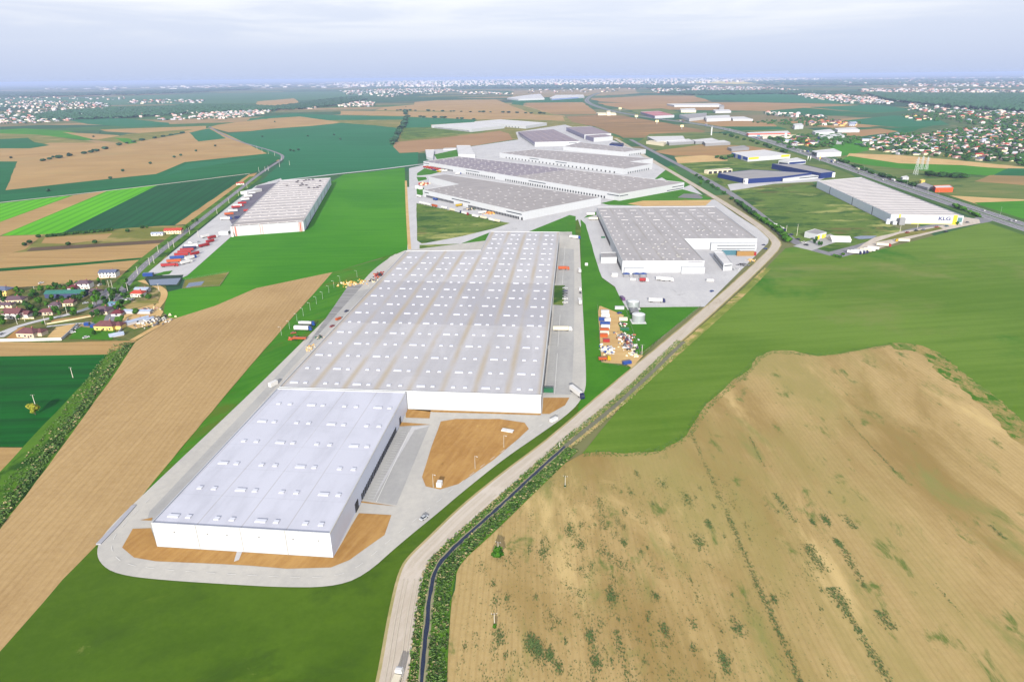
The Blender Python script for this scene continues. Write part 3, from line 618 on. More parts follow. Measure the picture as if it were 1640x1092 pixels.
for s_, l in ((D1, ((.33, .52), (.86, .99), (.02, .07))), (D2, ((.28, .36), (.62, .70), (.0, .04), (.955, .998))), (D3, ((.28, .36), (.5, .59)))):
    for u0, u1 in l: patch(s_, 0, u0, u1, 7.4, 8.8, M_GLASS, 'window_band', .15)
patch(D2, 1, .0, .12, 7.4, 8.6, M_GLASS, 'window_band'); patch(D2, 1, .72, .99, 2, 3.2, M_GLASS, 'window_band'); patch(D2, 1, .8, .99, 6.6, 7.8, M_GLASS, 'window_band')
patch(D1, 0, .985, .998, .3, 4, M_DOOR, 'dock_door'); docks(D3, 1, .1, .9, 10, 3)
ROOF_P = roofmat('roof_plum', (158, 146, 156), 26, stripe=(190, 172, 170), samt=.7, w=.12, patch=.1)
E1 = shed('warehouse', [(830,211), (856.6,228), (928.5,226.5), (886,207)], 13, 'plum roofed warehouse with striped roof and long row of parked trailers', wm=W_WHITE, rm=ROOF_P, front=1)
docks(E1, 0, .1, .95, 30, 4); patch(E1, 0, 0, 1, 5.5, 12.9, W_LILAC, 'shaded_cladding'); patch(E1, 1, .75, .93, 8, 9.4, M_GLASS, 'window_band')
E2 = shed('warehouse', [(907,204), (936,216), (979,214), (947,202.5)], 14, 'far plum roofed warehouse with striped roof and a lower white front', rm=ROOF_P, front=1)
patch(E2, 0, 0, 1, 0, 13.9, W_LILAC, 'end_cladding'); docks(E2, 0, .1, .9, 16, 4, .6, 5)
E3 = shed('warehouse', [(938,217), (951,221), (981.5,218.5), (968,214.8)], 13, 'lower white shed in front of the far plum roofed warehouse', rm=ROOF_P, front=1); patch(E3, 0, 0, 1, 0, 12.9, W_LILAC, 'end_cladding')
o = annex('office_building', [(976,231), (996,233), (999,229.5), (980,228.5)], 8, 'small navy office block at the bend of the dirt road', wm=W_NAVY, rm=roofmat('roof_navy', (60, 66, 96), 20))
patch(o, 0, .1, .9, 2, 4, M_GLASS, 'window_band')
F1 = shed('warehouse', [(691,200.5), (755,207), (808,201.3), (762,195.8)], 11, 'far white warehouse with white roof behind the brown field, its docks facing left', rm=ROOF_W)
F2 = shed('warehouse', [(760,195), (842,202), (876,197), (800,191.5)], 11, 'far white warehouse with white roof, rearmost of the pair by the brown field', rm=ROOF_W)
docks(F1, 0, .08, .95, 30, 4, .6, 5); docks(F2, 0, .1, .9, 14, 5, .6, 5)
annex('shed', [(683,251.5), (693.5,254.5), (695.5,240), (681,240)], 6, 'small white roofed shed at the corner of the longest warehouse', cat='shed')
annex('shed', [(734,247), (761,248), (753,233), (731,233)], 8, 'white shed with ribbed roof between lawn and longest warehouse', cat='shed')
annex('shed', [(710,239), (731,238), (731,236.5), (710,237.5)], 4, 'long low grey shed beside the brown field', cat='shed', rm=ROOF_G)
# -- left distribution hall
ROOF_L = roofmat('roof_hall', (206, 201, 202), 45, stripe=(176, 170, 166), samt=.3, w=.05, seam=12, patch=.22, dark=(1, -5, 40, (172, 166, 166)))
Gh = shed('distribution_hall', [(368.5,363.3), (485.6,355.4), (529.5,285), (447,289)], 13, 'white distribution hall with orange red stripes on its corners above green crop', rm=ROOF_L)
its = [(bil(Gh.P, u+(i%3)*.02, v).x, bil(Gh.P, u, v).y, 2.2, 1.6) for i, v in enumerate([i/15+.02 for i in range(14)]) for u in (.1, .24, .37, .5, .63, .76, .9)]; boxes_on_roof(Gh, its[:98], 'rooflight', [M_LIGHT2, M_KERB])
for u in (.03, .055, .07, .395, .425, .93, .945, .957, .972): patch(Gh, 0, u, u+(.012 if u in (.055, .945) else .005), .3, 12.6, M_RED, 'red_stripe', .15)
patch(Gh, 1, 0, 1, .1, 12.8, W_SHADE_BLUE, 'tinted_side', .1)  # pale blue tone stands for shade on the right wall
for i in range(8): patch(Gh, 1, i/8+.05, i/8+.058, .2, 12.7, M_HVAC, 'downpipe', .3)
hvac(Gh, [(bil(Gh.P, rr.uniform(.2, .9), rr.uniform(.7, .97)).x, bil(Gh.P, rr.uniform(.2, .9), rr.uniform(.7, .97)).y) for _ in range(16)], mat('dark_plant', (92, 88, 96)), (4, 3, 2))
docks(Gh, 3, .3, .95, 40, 3)
patch(Gh, 0, -.0, .03, .1, 5, M_TRIM, 'porch', 3)
# -- hall with the lettering on the right
ROOF_K = roofmat('roof_lettered_hall', (202, 198, 200), 45, stripe=(170, 164, 160), samt=.5, w=.05, seam=12, patch=.2)
K = shed('distribution_hall', [(1427.5,344), (1544,346), (1380,284), (1309,290)], 12, 'white hall beside the motorway with blue lettering and two yellow panels', rm=ROOF_K)
patch(K, 3, 0, 1, .1, 11.9, W_SHADE_BLUE, 'tinted_side', .1)  # bluish shade of the left wall, painted as a panel
for u in (.22, .55, .8): patch(K, 3, u, u+.006, .2, 11.8, mat('dark_joint', (96, 100, 124)), 'downpipe', .3)
patch(K, 0, .112, .135, .2, 12.6, M_YEL, 'yellow_panel', .4); patch(K, 0, .862, .915, .2, 12.6, M_YEL, 'yellow_panel', .4); patch(K, 0, .925, .985, 3.5, 9.5, mat('teal_glazing', (96, 136, 140), .2), 'glazing', .3); patch(K, 0, .3, 1, 0, 1.2, mat('yellow_plinth', (232, 224, 120)), 'plinth', .12)
for s_, n_, m_ in ((K, 25, mat('ridge_pale', (226, 222, 220), .6, .06)), (Gh, 18, mat('ridge_pale', (226, 222, 220), .6, .06))):
    for i in range(n_):
        v = (i+.5)/n_; p, q = bil(s_.P, .03, v), bil(s_.P, .97, v); d_ = q-p; c_ = (p+q)/2; mb = MB(); mb.box((c_.x, c_.y, s_.zr-.03), (d_.length, .9, .35), math.atan2(d_.y, d_.x)); mb.build('roof_rib', m_, s_.root)
def lettering(parent, txt, loc, rot, size, m, name='lettering', depth=.15):
    cu = bpy.data.curves.new(name, 'FONT'); cu.body = txt; cu.size = size; cu.extrude = depth; cu.align_x = 'CENTER'; cu.align_y = 'CENTER'; cu.offset = .06*size*.3
    t = bpy.data.objects.new(name, cu); dg = bpy.context.evaluated_depsgraph_get(); COL.objects.link(t); dg.update()
    me = bpy.data.meshes.new_from_object(t.evaluated_get(dg)); bpy.data.objects.remove(t); o = bpy.data.objects.new(name, me); COL.objects.link(o)
    me.materials.clear(); me.materials.append(m); o.parent = parent; o.location = loc; o.rotation_euler = rot; return o
w_ = K.P[1]-K.P[0]
lettering(K.root, 'KLG', (w_.x*.745, w_.y*.745-.25, 7.6), (R(90), 0, 0), 6.6, mat('blue_lettering', (44, 48, 116), .5), depth=.12).scale = (1.25, 1, 1)
mb = MB(); mb.box((12, -7, 0), (7, 5, 9)); mb.build('annexe', W_GREY, K.root)
mb = MB(); mb.box((3.5, -6, 0), (5, 5, 4.5)); mb.build('annexe', W_WHITE, K.root)
mb = MB(); mb.cyl((-3.5, -3, 0), 2.6, 6, 14); mb.cyl((-3.5, -3, 5.95), 2.6, .8, 14, .3); mb.build('tank', W_SHADE_BLUE, K.root)
# ------------------------------------------------------------------ other buildings
def sh(name, roof, h, label, wm=None, rm=None, cat='building', **k): return shed(name, roof, h, label, cat, wm, rm or ROOF_W, **k)
N1 = sh('warehouse', [(1150,277.5), (1195,287), (1252,283.3), (1300,277), (1206,272)], 9, 'navy walled warehouse with grey roof beside the motorway, front half', W_NAVY, ROOF_G)
N2 = sh('warehouse', [(1236.6,262.5), (1314.6,277.5), (1337,275), (1284,263)], 11, 'navy walled warehouse with grey roof beside the motorway, rear half', W_NAVY, ROOF_G)
o = sh('office_building', [(1254,286.5), (1312,281), (1310,276.5), (1250,283)], 6, 'long low cream office block between the navy warehouses'); patch(o, 0, .45, .97, 3, 4.6, M_GLASS, 'window_band')
for s_, e, u, in ((N1, 1, .03), (N2, 1, .985)):
    a, b = s_.P[e], s_.P[e+1]; p = a.lerp(b, u); mb = MB(); mb.box((p.x, p.y-3, 0), (6, 6, 9.5)); mb.build('entrance_block', M_TRIM, s_.root)
    mb = MB(); mb.box((p.x, p.y-6.1, 3.5), (2.6, .2, 2.6)); mb.build('sign', mat('sign_navy', (60, 70, 120)), s_.root)
o = sh('canopy', [(1128,272.5), (1134,273.5), (1173,271), (1168,269)], 7, 'long canopy with pale roof standing in front of the navy warehouse', W_CREAM, ROOF_G, 'canopy')
for u in (.1, .3, .5, .7, .9): patch(o, 1, u-.07, u+.07, .1, 5, M_DOOR, 'bay')
O1 = sh('retail_building', [(1172,244.5), (1198,252.5), (1266,247.5), (1225,240)], 10, 'blue and white retail hall with yellow fascia beside the motorway', W_WHITE, ROOF_W)
patch(O1, 0, .0, .25, .2, 9.9, M_BLUE, 'blue_facade'); patch(O1, 0, .4, .6, .2, 9.9, M_BLUE, 'blue_facade'); patch(O1, 0, .72, .98, 3, 9.9, M_BLUE, 'blue_facade'); patch(O1, 1, .02, .25, 5, 9.5, M_YEL, 'yellow_fascia'); patch(O1, 1, .78, .98, 5, 9.8, M_YEL, 'yellow_fascia')
O2 = sh('retail_building', [(1247,257), (1263,259), (1291,257), (1277,252.5)], 8, 'low white retail hall with navy stripe behind the navy warehouse'); patch(O2, 1, .05, .98, 2, 6, W_NAVY, 'navy_stripe', .3); docks(O2, 0, .1, .95, 5, 5)
p_ = sh('factory', [(1037,219), (1052,226.5), (1098,224), (1094,218)], 9, 'low white factory left of the grey pair, at the gravel road', W_WHITE, ROOF_W, 'factory'); patch(p_, 0, .1, .9, 2, 3.5, M_GLASS, 'window_band'); patch(p_, 0, .1, .9, 5.5, 7, M_GLASS, 'window_band')
sh('office_building', [(1035,226.5), (1063,230), (1067,227.5), (1042,225)], 8, 'cream office block with flat roof beside the low white factory', W_CREAM, roofmat('roof_cream', (226, 216, 190), 12))
sh('factory', [(1066,224.5), (1072,229), (1112,226.5), (1104,222.5)], 8, 'grey factory hall, nearer of the pair behind the brown plot', W_GREY, ROOF_W, 'factory')
sh('factory', [(1107,224), (1114,227), (1152,225), (1140,221)], 8, 'grey factory hall, right hand one of the pair behind the brown plot', W_GREY, ROOF_W, 'factory')
sh('factory', [(1126,226.5), (1130,230), (1170,228), (1160,224.5)], 8, 'grey factory hall with white roof in front of the pair', W_GREY, ROOF_W, 'factory')
sh('factory', [(1165,236), (1172,239), (1200,236.5), (1192,233)], 7, 'small grey hall with dark front beside yellow ground', W_GREY, ROOF_G, 'factory')
# along the far side of the motorway
o = sh('warehouse', [(1196,212.5), (1199,214.5), (1266,213.5), (1262,209.8)], 9, 'long white hall with red roof edge beyond the motorway'); patch(o, 1, 0, 1, 5.5, 9.1, M_RED, 'red_fascia', .6); patch(o, 0, 0, 1, 2, 9.1, M_RED, 'red_fascia'); patch(o, 1, .2, .28, 1, 6, mat('teal_panel', (90, 150, 180)), 'panel')
sh('warehouse', [(1219,217.5), (1222,219.5), (1287,218.5), (1280,216)], 6, 'long low cream shed below the red edged hall', W_CREAM, roofmat('roof_cream2', (230, 222, 200), 12), 'warehouse')
sh('water_tower', [(1257,213.5), (1261,213.5), (1261,212), (1257,212)], 17, 'small white tower block beside the low cream shed', W_WHITE, ROOF_W, 'tower')
o = sh('warehouse', [(1300,242), (1309,245), (1348,243.5), (1336,238)], 11, 'clean white hall with dark glass end beside the motorway'); patch(o, 0, .1, .8, 2, 9, M_GLASS, 'glazing')
sh('factory', [(1301,210), (1306,212.5), (1337,211), (1330,207)], 9, 'white factory hall with white roof left of the long white hall', W_WHITE, ROOF_W, 'factory')
sh('factory', [(1337,206), (1342,208.5), (1377,208), (1370,204)], 9, 'long white hall at the field edge beyond the motorway', W_WHITE, ROOF_W, 'factory')
o = sh('factory', [(1310,218), (1314,220.5), (1353,217), (1346,214)], 7, 'white hall with blue front beyond the motorway', W_WHITE, ROOF_W, 'factory'); patch(o, 0, 0, 1, .2, 6.8, M_BLUE, 'blue_front'); patch(o, 1, 0, .25, .2, 5, M_BLUE, 'blue_front')
sh('building', [(1326,227), (1330,229), (1353,228.5), (1348,225.5)], 5, 'low white pavilion with dark glass in the green meadow', W_GREY, ROOF_W); sh('building', [(1270,199), (1273,201.5), (1287,200.5), (1284,197.5)], 14, 'small white tower like building in scrub beyond the motorway', W_WHITE, ROOF_W)
o = sh('warehouse', [(1495,297.5), (1499,301), (1527,300.5), (1522,296.5)], 8, 'orange red hall by the motorway with white roof', wallmat('orange_cladding', (222, 92, 50)), ROOF_W); patch(o, 0, 0, 1, .2, 7.9, wallmat('dark_red_cladding', (150, 50, 50)), 'end_wall')
sh('warehouse', [(1468,296), (1486,301), (1496,298), (1480,292)], 5, 'low grey shed left of the orange red hall', W_GREY, ROOF_G)
sh('building', [(1473,288), (1476,289.5), (1482,288.5), (1479,287)], 6, 'small yellow house behind the low grey shed', wallmat('yellow_wall', (236, 208, 110)), roofmat('roof_y', (226, 206, 150), 10))
sh('building', [(1443,283), (1446,285), (1456,284), (1453,281.5)], 5, 'small white shed on the road bank before the pylons')
# far group along the motorway
o = sh('warehouse', [(1026,179.5), (1049,186), (1080,184.5), (1055,178)], 12, 'far hall with red half roof beside the motorway bend', W_WHITE, roofmat('roof_red_half', (196, 92, 96), 90, stripe=(220, 214, 220), samt=.9, w=.35)); patch(o, 0, 0, 1, .2, 11.8, W_LILAC, 'tinted_side')
sh('warehouse', [(1088,184), (1104,190), (1130,187), (1132,181)], 13, 'far white hall, left one of the row behind the tan field', W_WHITE, ROOF_G); sh('warehouse', [(1128,186), (1132,190.5), (1171,189), (1168,184.5)], 13, 'far white hall, middle one of the row behind the tan field', W_WHITE, ROOF_W); sh('warehouse', [(1170,187.5), (1174,191), (1206,191), (1192,187)], 8, 'far white hall, right one of the row behind the tan field', W_WHITE, ROOF_W)
sh('warehouse', [(1068,166.5), (1080,169), (1158,169), (1150,166)], 10, 'far long white hall with grey block at its end', W_WHITE, ROOF_W); sh('warehouse', [(1152,169), (1152.5,171), (1160,171), (1159,168)], 18, 'far grey block at the end of the long white hall', W_GREY, ROOF_G)
sh('warehouse', [(1089,174.5), (1091,177), (1115,177), (1113,173.5)], 12, 'far cream hall behind the row of white halls', W_CREAM, ROOF_W); sh('warehouse', [(1142,176), (1146,178.5), (1171,178), (1168,175.5)], 10, 'far pale hall right of the cream hall', W_WHITE, ROOF_W)
sh('warehouse', [(812,157), (830,158.8), (872,157.5), (865,150.5), (840,153)], 14, 'far white hall left of the motorway bend', W_WHITE, ROOF_W); o = sh('warehouse', [(880,157), (884,158.5), (936,155), (934,152), (890,152.5)], 12, 'far white hall with blue front left of the motorway bend', W_WHITE, ROOF_W); patch(o, 1, 0, .8, .2, 10, mat('far_blue_front', (140, 164, 220)), 'blue_front', 1)
sh('petrol_station', [(955,180.5), (958,182.5), (987,182.5), (985,180)], 8, 'cream motorway station building with a taller block', W_CREAM, roofmat('roof_cream3', (236, 226, 196), 12), 'station'); sh('tower', [(971,178), (972,180), (978,180), (977,177)], 17, 'cream block rising behind the motorway station', W_CREAM, roofmat('roof_cream4', (236, 226, 196), 12), 'tower')
# small buildings by the lettered hall
o = sh('office_building', [(1289,371.5), (1309,375.5), (1324,372), (1305,366.5)], 7, 'small white office with yellow panels beside the side road', W_WHITE, ROOF_G); patch(o, 1, .05, .3, .3, 5, M_YEL, 'yellow_panel'); patch(o, 1, .55, .75, .3, 5, M_YEL, 'yellow_panel'); patch(o, 1, .8, .95, .3, 5, M_YEL, 'yellow_panel')
def gable_hall(name, px, L_, W_, h, hr, rot, label, wm, rm, cat='shed'):
    r = empty(name, G(*px, .1), rot); tag(r, label, cat); mb = MB(); mb.box((0, 0, 0), (L_, W_, h))
    for s in (-1, 1): mb.add([(s*L_/2, -W_/2, h-.02), (s*L_/2, W_/2, h-.02), (s*L_/2, 0, h+hr)], [(0, 1, 2) if s > 0 else (2, 1, 0)])
    mb.build('wall', wm, r); mb = MB(); e = .4
    for s in (-1, 1):
        a = [(-L_/2-e, s*(W_/2+e), h-.12), (L_/2+e, s*(W_/2+e), h-.12), (L_/2+e, 0, h+hr+.05), (-L_/2-e, 0, h+hr+.05)]; q = [(x, y, z+.18) for x, y, z in a]
        fs = [(0, 1, 2, 3), (7, 6, 5, 4), (0, 4, 5, 1), (1, 5, 6, 2), (3, 2, 6, 7), (0, 3, 7, 4)]; mb.add(a+q, [f[::-1] for f in fs] if s < 0 else fs)
    mb.build('roof', rm, r); return r
gable_hall('storage_tent', (1344,386), 22, 16, 3, 3, R(-8), 'white storage tent beside the pond near the lettered hall', W_WHITE, mat('tent_canvas', (250, 248, 240), .7), 'tent')
# ------------------------------------------------------------------ dwellings
TILE = {n: fmat('tiles_'+n, c, tuple(int(v*.85) for v in c), 0, (.3, 3), .2, (.5, .2, .3)) for n, c in dict(brown=(124, 84, 88), red=(196, 84, 70), plum=(112, 92, 104), grey=(112, 122, 150), orange=(206, 120, 84), green=(66, 128, 118), silver=(182, 196, 222), darkred=(118, 56, 66), pink=(190, 138, 130), teal=(110, 160, 170)).items()}
PL = {n: mat('plaster_'+n, c, .9, .06) for n, c in dict(white=(242, 238, 232), cream=(240, 226, 186), yellow=(246, 212, 120), beige=(216, 200, 176), grey=(190, 190, 196), blue=(120, 140, 190), ochre=(236, 180, 90), dark=(60, 70, 110)).items()}
M_WOOD = mat('dark_timber', (98, 78, 66), .8); M_CHIM = mat('chimney_brick', (170, 110, 96), .9)
def house_meshes(L_, W_, h, hr, hip, wall, roof):
    w = MB(); w.box((0, 0, 0), (L_, W_, h)); r = MB(); e = .5; x, y = L_/2+e, W_/2+e; k = min(L_/2+e-.4, W_/2) if hip else 0; z0 = h-.1; z1 = h+hr
    if not hip:
        for s in (-1, 1): w.add([(s*L_/2, -W_/2, h-.02), (s*L_/2, W_/2, h-.02), (s*L_/2, 0, h+hr-.1)], [(0, 1, 2) if s > 0 else (2, 1, 0)])
    vs = [(-x, -y, z0), (x, -y, z0), (x, y, z0), (-x, y, z0), (-x+k, 0, z1), (x-k, 0, z1)]
    r.add(vs + [(a, b, c-.25) for a, b, c in vs[:4]], [(0, 1, 5, 4), (2, 3, 4, 5), (1, 2, 5), (3, 0, 4), (9, 8, 7, 6), (6, 7, 1, 0), (7, 8, 2, 1), (8, 9, 3, 2), (9, 6, 0, 3)])
    return w, r
def house(px, L_, W_, h, hr, rot, wall, roof, label, hip=True, wing=None, win=3, group=None, cat='house', name='house', two=False):
    r = empty(name, G(*px, .12), R(rot)); tag(r, label, cat, group); w, rf = house_meshes(L_, W_, h, hr, hip, wall, roof)
    if wing:   # x, y, length, width, height
        wx, wy, wl, ww, wh = wing; w2, r2 = house_meshes(wl, ww, wh, hr*.7, hip, wall, roof)
        w.add([(a+wx, b+wy, c) for a, b, c in w2.v], w2.f); rf.add([(a+wx, b+wy, c) for a, b, c in r2.v], r2.f)
    w.build('wall', PL[wall], r); rfo = rf.build('roof', TILE[roof], r); mb = MB(); mb.box((L_*.2, W_*.12, h), (.8, .8, hr+.8)); mb.build('chimney', M_CHIM, rfo)
    for z in ((1.1,) if not two else (1.0, 3.8)):
        for i in range(win):
            x = -L_/2 + L_*(i+.5)/win; mb = MB(); mb.box((x, -W_/2-.02, z), (1.5, .12, 1.4)); mb.build('window', M_GLASS, r)
    mb = MB(); mb.box((L_*.5/max(1, win)*.0+L_*.02+(L_/win)*.5, -W_/2-.03, 0), (1.1, .12, 2.2)); mb.build('door', M_WOOD, r)
    return r
house((48,538), 15, 9, 4.2, 3, -6, 'beige', 'brown', 'beige bungalow with brown hipped roof inside the long white wall', wing=(7.5, 3, 7, 7, 3.6))
house((25,508), 15, 10, 5.2, 3.4, -4, 'white', 'brown', 'white house with brown gabled roof beside the village street', hip=False, wing=(10, 1, 7, 7, 3.6), two=True)
house((7,472), 15, 10, 6, 2.6, -6, 'yellow', 'grey', 'yellow two storey house with blue grey roof at the field edge', two=True)
house((22,484), 21, 9, 3.6, 2.6, 4, 'cream', 'plum', 'long cream house with plum roof behind the white one', win=5)
house((8,492), 16, 6, 3, 1.8, 3, 'cream', 'plum', 'low cream house with plum roof in front of the long cream house', win=4)
house((77,503), 12, 7, 3.2, 2.2, 4, 'beige', 'brown', 'low beige house with brown roof between trees and the street')
house((110,489), 12, 7, 3.4, 2.4, 3, 'cream', 'brown', 'cream cottage with brown gabled roof below the green hall', hip=False)
house((90,492), 9, 7, 3.2, 2, 3, 'grey', 'plum', 'small grey house with plum roof left of the cream cottage')
house((136,461), 14, 9, 5.5, 2.6, 4, 'white', 'plum', 'white two storey house with plum roof behind the green hall', two=True)
house((119,464), 9, 7, 3, 2, 4, 'grey', 'darkred', 'small shed with dark red roof left of the white two storey house', win=1, cat='shed', name='shed')
house((153,471), 11, 7, 3.5, 2, -4, 'white', 'plum', 'small white house with plum roof right of the green hall')
house((165,501), 15, 11, 3.4, 3, -2, 'beige', 'plum', 'house with wide plum roof between two round trees')
house((172,527), 16, 9, 4.4, 3.2, -4, 'yellow', 'brown', 'pale yellow house with brown hipped roof beside the green yard', wing=(9, 3, 7, 8, 3.6))
house((190,505), 9, 7, 3, 2.4, 4, 'grey', 'darkred', 'little house with dark red roof behind the pale yellow one', win=1)
house((222,474), 12, 7, 3.6, 2.4, -3, 'white', 'red', 'white cottage with bright red roof near the pond', wing=None)
house((229,467), 13, 6, 3.4, 1.2, -3, 'grey', 'silver', 'long shed with silver roof behind the red roofed cottage', win=1, cat='shed', name='shed', hip=False)
house((222,502), 24, 5, 3, 1, -3, 'grey', 'silver', 'long silver roofed shed beside the rubble heaps', win=1, cat='shed', name='shed', hip=False)
house((219,517), 20, 5, 3, 1, 52, 'grey', 'silver', 'silver roofed shed lying slantwise beside the pale yellow house', win=1, cat='shed', name='shed', hip=False)
house((239,515), 7, 4, 2.8, 1, 60, 'white', 'silver', 'small white hut by the rubble heaps', win=1, cat='hut', name='shed', hip=False)
house((182,489), 6, 5, 3.2, .6, 4, 'blue', 'teal', 'small turquoise shed by the plum roof', win=1, cat='shed', name='shed', hip=False)
house((176,443), 17, 9, 5.6, 2.2, 3, 'white', 'grey', 'lone white two storey house with blue grey roof in the tan field', hip=False, win=5, two=True)
house((279,374), 22, 9, 5, 2.6, 4, 'cream', 'red', 'long cream house with red roof beside the road', win=6, two=True, hip=False)
house((253,377), 15, 6, 3, 1.4, 4, 'white', 'silver', 'low white annexe left of the long red roofed house', win=3, hip=False)
house((385,296), 14, 7, 3.4, 1.6, 20, 'white', 'red', 'small white workshop with red roof at the road junction', hip=False)
gable_hall('farm_hall', (108,475), 36, 9, 4.4, 2.2, R(2), 'long farm hall with green metal roof behind the cottages', PL['dark'], TILE['green'], 'hall')
gable_hall('greenhouse', (187,538), 10, 5, 1.2, 1.6, R(35), 'small silver polytunnel in the green yard', PL['grey'], TILE['silver'], 'greenhouse')
def wall_line(name, pts, h, t, m, label, cat='wall', z=.1):
    P = [G(*p) for p in pts]; mb = MB()
    for a, b in zip(P, P[1:]):
        d = (b-a); n = Vector((-d.y, d.x, 0)).normalized()*t/2; mb.prism([(a-n).xy, (b-n).xy, (b+n).xy, (a+n).xy], z-.1, z+h)
    return tag(mb.build(name, m), label, cat)
wall_line('garden_wall', [(-30,548), (0,547.5), (99,545.5)], 2.4, .3, PL['white'], 'long white garden wall along the tan field'); wall_line('garden_wall', [(99.5,545), (126,521)], 2.2, .4, PL['grey'], 'grey garden wall running back from the long white wall')
wall_line('garden_wall', [(190,535), (206,512)], 1.8, .4, PL['grey'], 'short grey wall beside the slanting silver shed'); wall_line('garden_wall', [(20,511), (55,511)], 1.6, .3, PL['cream'], 'cream wall in front of the white house'); wall_line('garden_wall', [(75,520), (152,507)], 1.2, .3, PL['cream'], 'cream wall along the bare village plot')
wall_line('retaining_wall', [(158,873), (185,845), (215,811)], .8, 2.2, mat('concrete_wall', (176, 178, 188), .8), 'concrete channel wall between ploughed soil and ring road')
def fence(name, pts, h, label, gap=6, z=.3):
    r = empty(name, G(*pts[0], z)); tag(r, label, 'fence'); o = G(*pts[0], z); mf = mat('fence_grey', (150, 150, 140)); pm, wm2 = MB(), MB()
    for p, q in zip(pts, pts[1:]):
        a, b = G(*p)-o, G(*q)-o; a.z = b.z = 0; n = max(1, int((b-a).length/gap))
        for i in range(n+1): c = a.lerp(b, i/n); pm.tube((c.x, c.y, 0), (c.x, c.y, h), .06, 5)
        for f in (.3, .65, .97): wm2.tube((a.x, a.y, h*f), (b.x, b.y, h*f), .03, 4)
    pm.build('posts', mf, r); wm2.build('wires', mf, r); return r
# village lanes and plots
road('path', [(-30,545),(0,535),(30,523),(68,513),(110,505),(150,492),(168,478),(180,464),(176,505)][:7], 6, m_conc2); road('path', [(150,492),(163,480),(172,468),(178,462)], 9, m_asph); road('path', [(0,541),(24,527)], 6, m_conc2)
road('path', [(75,524),(120,519),(150,518)], 3, m_conc2); road('path', [(225,450),(250,458),(264,467),(262,480),(250,495),(245,505)], 6, m_sand); road('path', [(212,546),(240,530),(275,510)], 5, m_sand)
for P, m_ in (([(76,541),(90,525),(122,519),(100,542)], m_sand), ([(10,543),(30,526),(40,524),(36,543)], m_dirt), ([(110,544),(125,524),(150,526),(185,528),(180,545)], m_lawn), ([(78,514),(150,504),(150,508),(85,518)], m_tan1), ([(200,500),(245,488),(262,500),(250,520),(215,528),(195,520)], m_sand), ([(196,489),(250,478),(255,486),(205,497)], m_fallow)): S('ground', P, m_, .3)
W_POND = NT('pond_water'); W_POND.b.inputs['Roughness'].default_value = .12; W_POND.b.inputs['Specular IOR Level'].default_value = .5; W_POND = W_POND.done((.05, .085, .16, 1))
S('pond_bank', [(232,448),(236,443),(294,441),(286,458),(240,459)], fmat('dark_bank', (60, 84, 60), (44, 64, 60), 0, (.1, .1), .05), .2); S('water', [(238,449),(290,446),(283,456.5),(241,457.5)], W_POND)
S('pond_bank', [(292,463),(297,449),(367,437),(352,459)], m_fallow, .2); S('water', [(297,462),(303,454),(328,451),(322,458),(312,459)], W_POND); S('water', [(1366,381),(1378,378.5),(1405,378.5),(1396,383),(1376,384)], W_POND)
fence('fence', [(292,463), (297,449), (367,437), (352,459), (292,463)], 1.8, 'fence around the scrubby basin beside the pond')
S('verge', [(246,441),(262,436),(277,434),(271,440),(255,442)], m_lawn, 0)
# ------------------------------------------------------------------ vegetation
def leafmat(name, a, b, k=1.5):
    n = NT(name); n.b.inputs['Roughness'].default_value = .8
    oi = n.t.nodes.new('ShaderNodeObjectInfo').outputs['Random']; f = n.noise(n.c, .9, 3)
    c = n.mix(n.ramp(f, .35, .65), alb(a, k), alb(b, k)); hs = n.t.nodes.new('ShaderNodeHueSaturation'); n.l(c, hs.inputs['Color'])
    n.l(n.math('MULTIPLY_ADD', oi, .5, .75), hs.inputs['Value']); _M[name] = n.done(hs.outputs[0]); return _M[name]
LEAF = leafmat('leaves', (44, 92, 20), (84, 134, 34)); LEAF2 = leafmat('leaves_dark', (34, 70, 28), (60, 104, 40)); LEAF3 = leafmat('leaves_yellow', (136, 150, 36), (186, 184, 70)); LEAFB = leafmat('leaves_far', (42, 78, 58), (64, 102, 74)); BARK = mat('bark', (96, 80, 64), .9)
def blob(mb, c, r, rz, rnd, sub=1, am=.28, mi=0):
    bm = bmesh.new(); bmesh.ops.create_icosphere(bm, subdivisions=sub, radius=1)
    bm.verts.ensure_lookup_table(); vs = []
    for v in bm.verts:
        q = 1+rnd.uniform(-am, am); vs.append((c[0]+v.co.x*r*q, c[1]+v.co.y*r*q, c[2]+v.co.z*rz*q))
    mb.add(vs, [[v.index for v in f.verts] for f in bm.faces], mi); bm.free()
def crown_mb(r, h0, h1, seed, n=260, leaf=.16):
    rnd = random.Random(seed); mb = MB(); lobes = []
    for i in range(7):
        a = rnd.uniform(0, 6.28); d = rnd.uniform(0, .55)*r; z = rnd.uniform(.25, .8); lobes.append((d*math.cos(a), d*math.sin(a), h0+(h1-h0)*z, r*rnd.uniform(.4, .62)))
    for L_ in lobes: blob(mb, L_[:3], L_[3]*.8, L_[3]*.75, rnd, 1, .3)
    for i in range(n):
        L_ = rnd.choice(lobes); d = Vector((rnd.gauss(0, 1), rnd.gauss(0, 1), rnd.gauss(.2, 1))).normalized(); p = Vector(L_[:3]) + d*L_[3]*rnd.uniform(.75, 1.15); p.z = max(p.z, h0*.9)
        x = d.orthogonal().normalized(); y = d.cross(x); x = (x+d*rnd.uniform(-.7, .7))*leaf*r*rnd.uniform(.6, 1.3); y = (y+d*rnd.uniform(-.7, .7))*leaf*r*rnd.uniform(.6, 1.3)
        mb.add([p-x-y, p+x-y, p+x+y, p-x+y], [(0, 1, 2, 3)])
    return mb
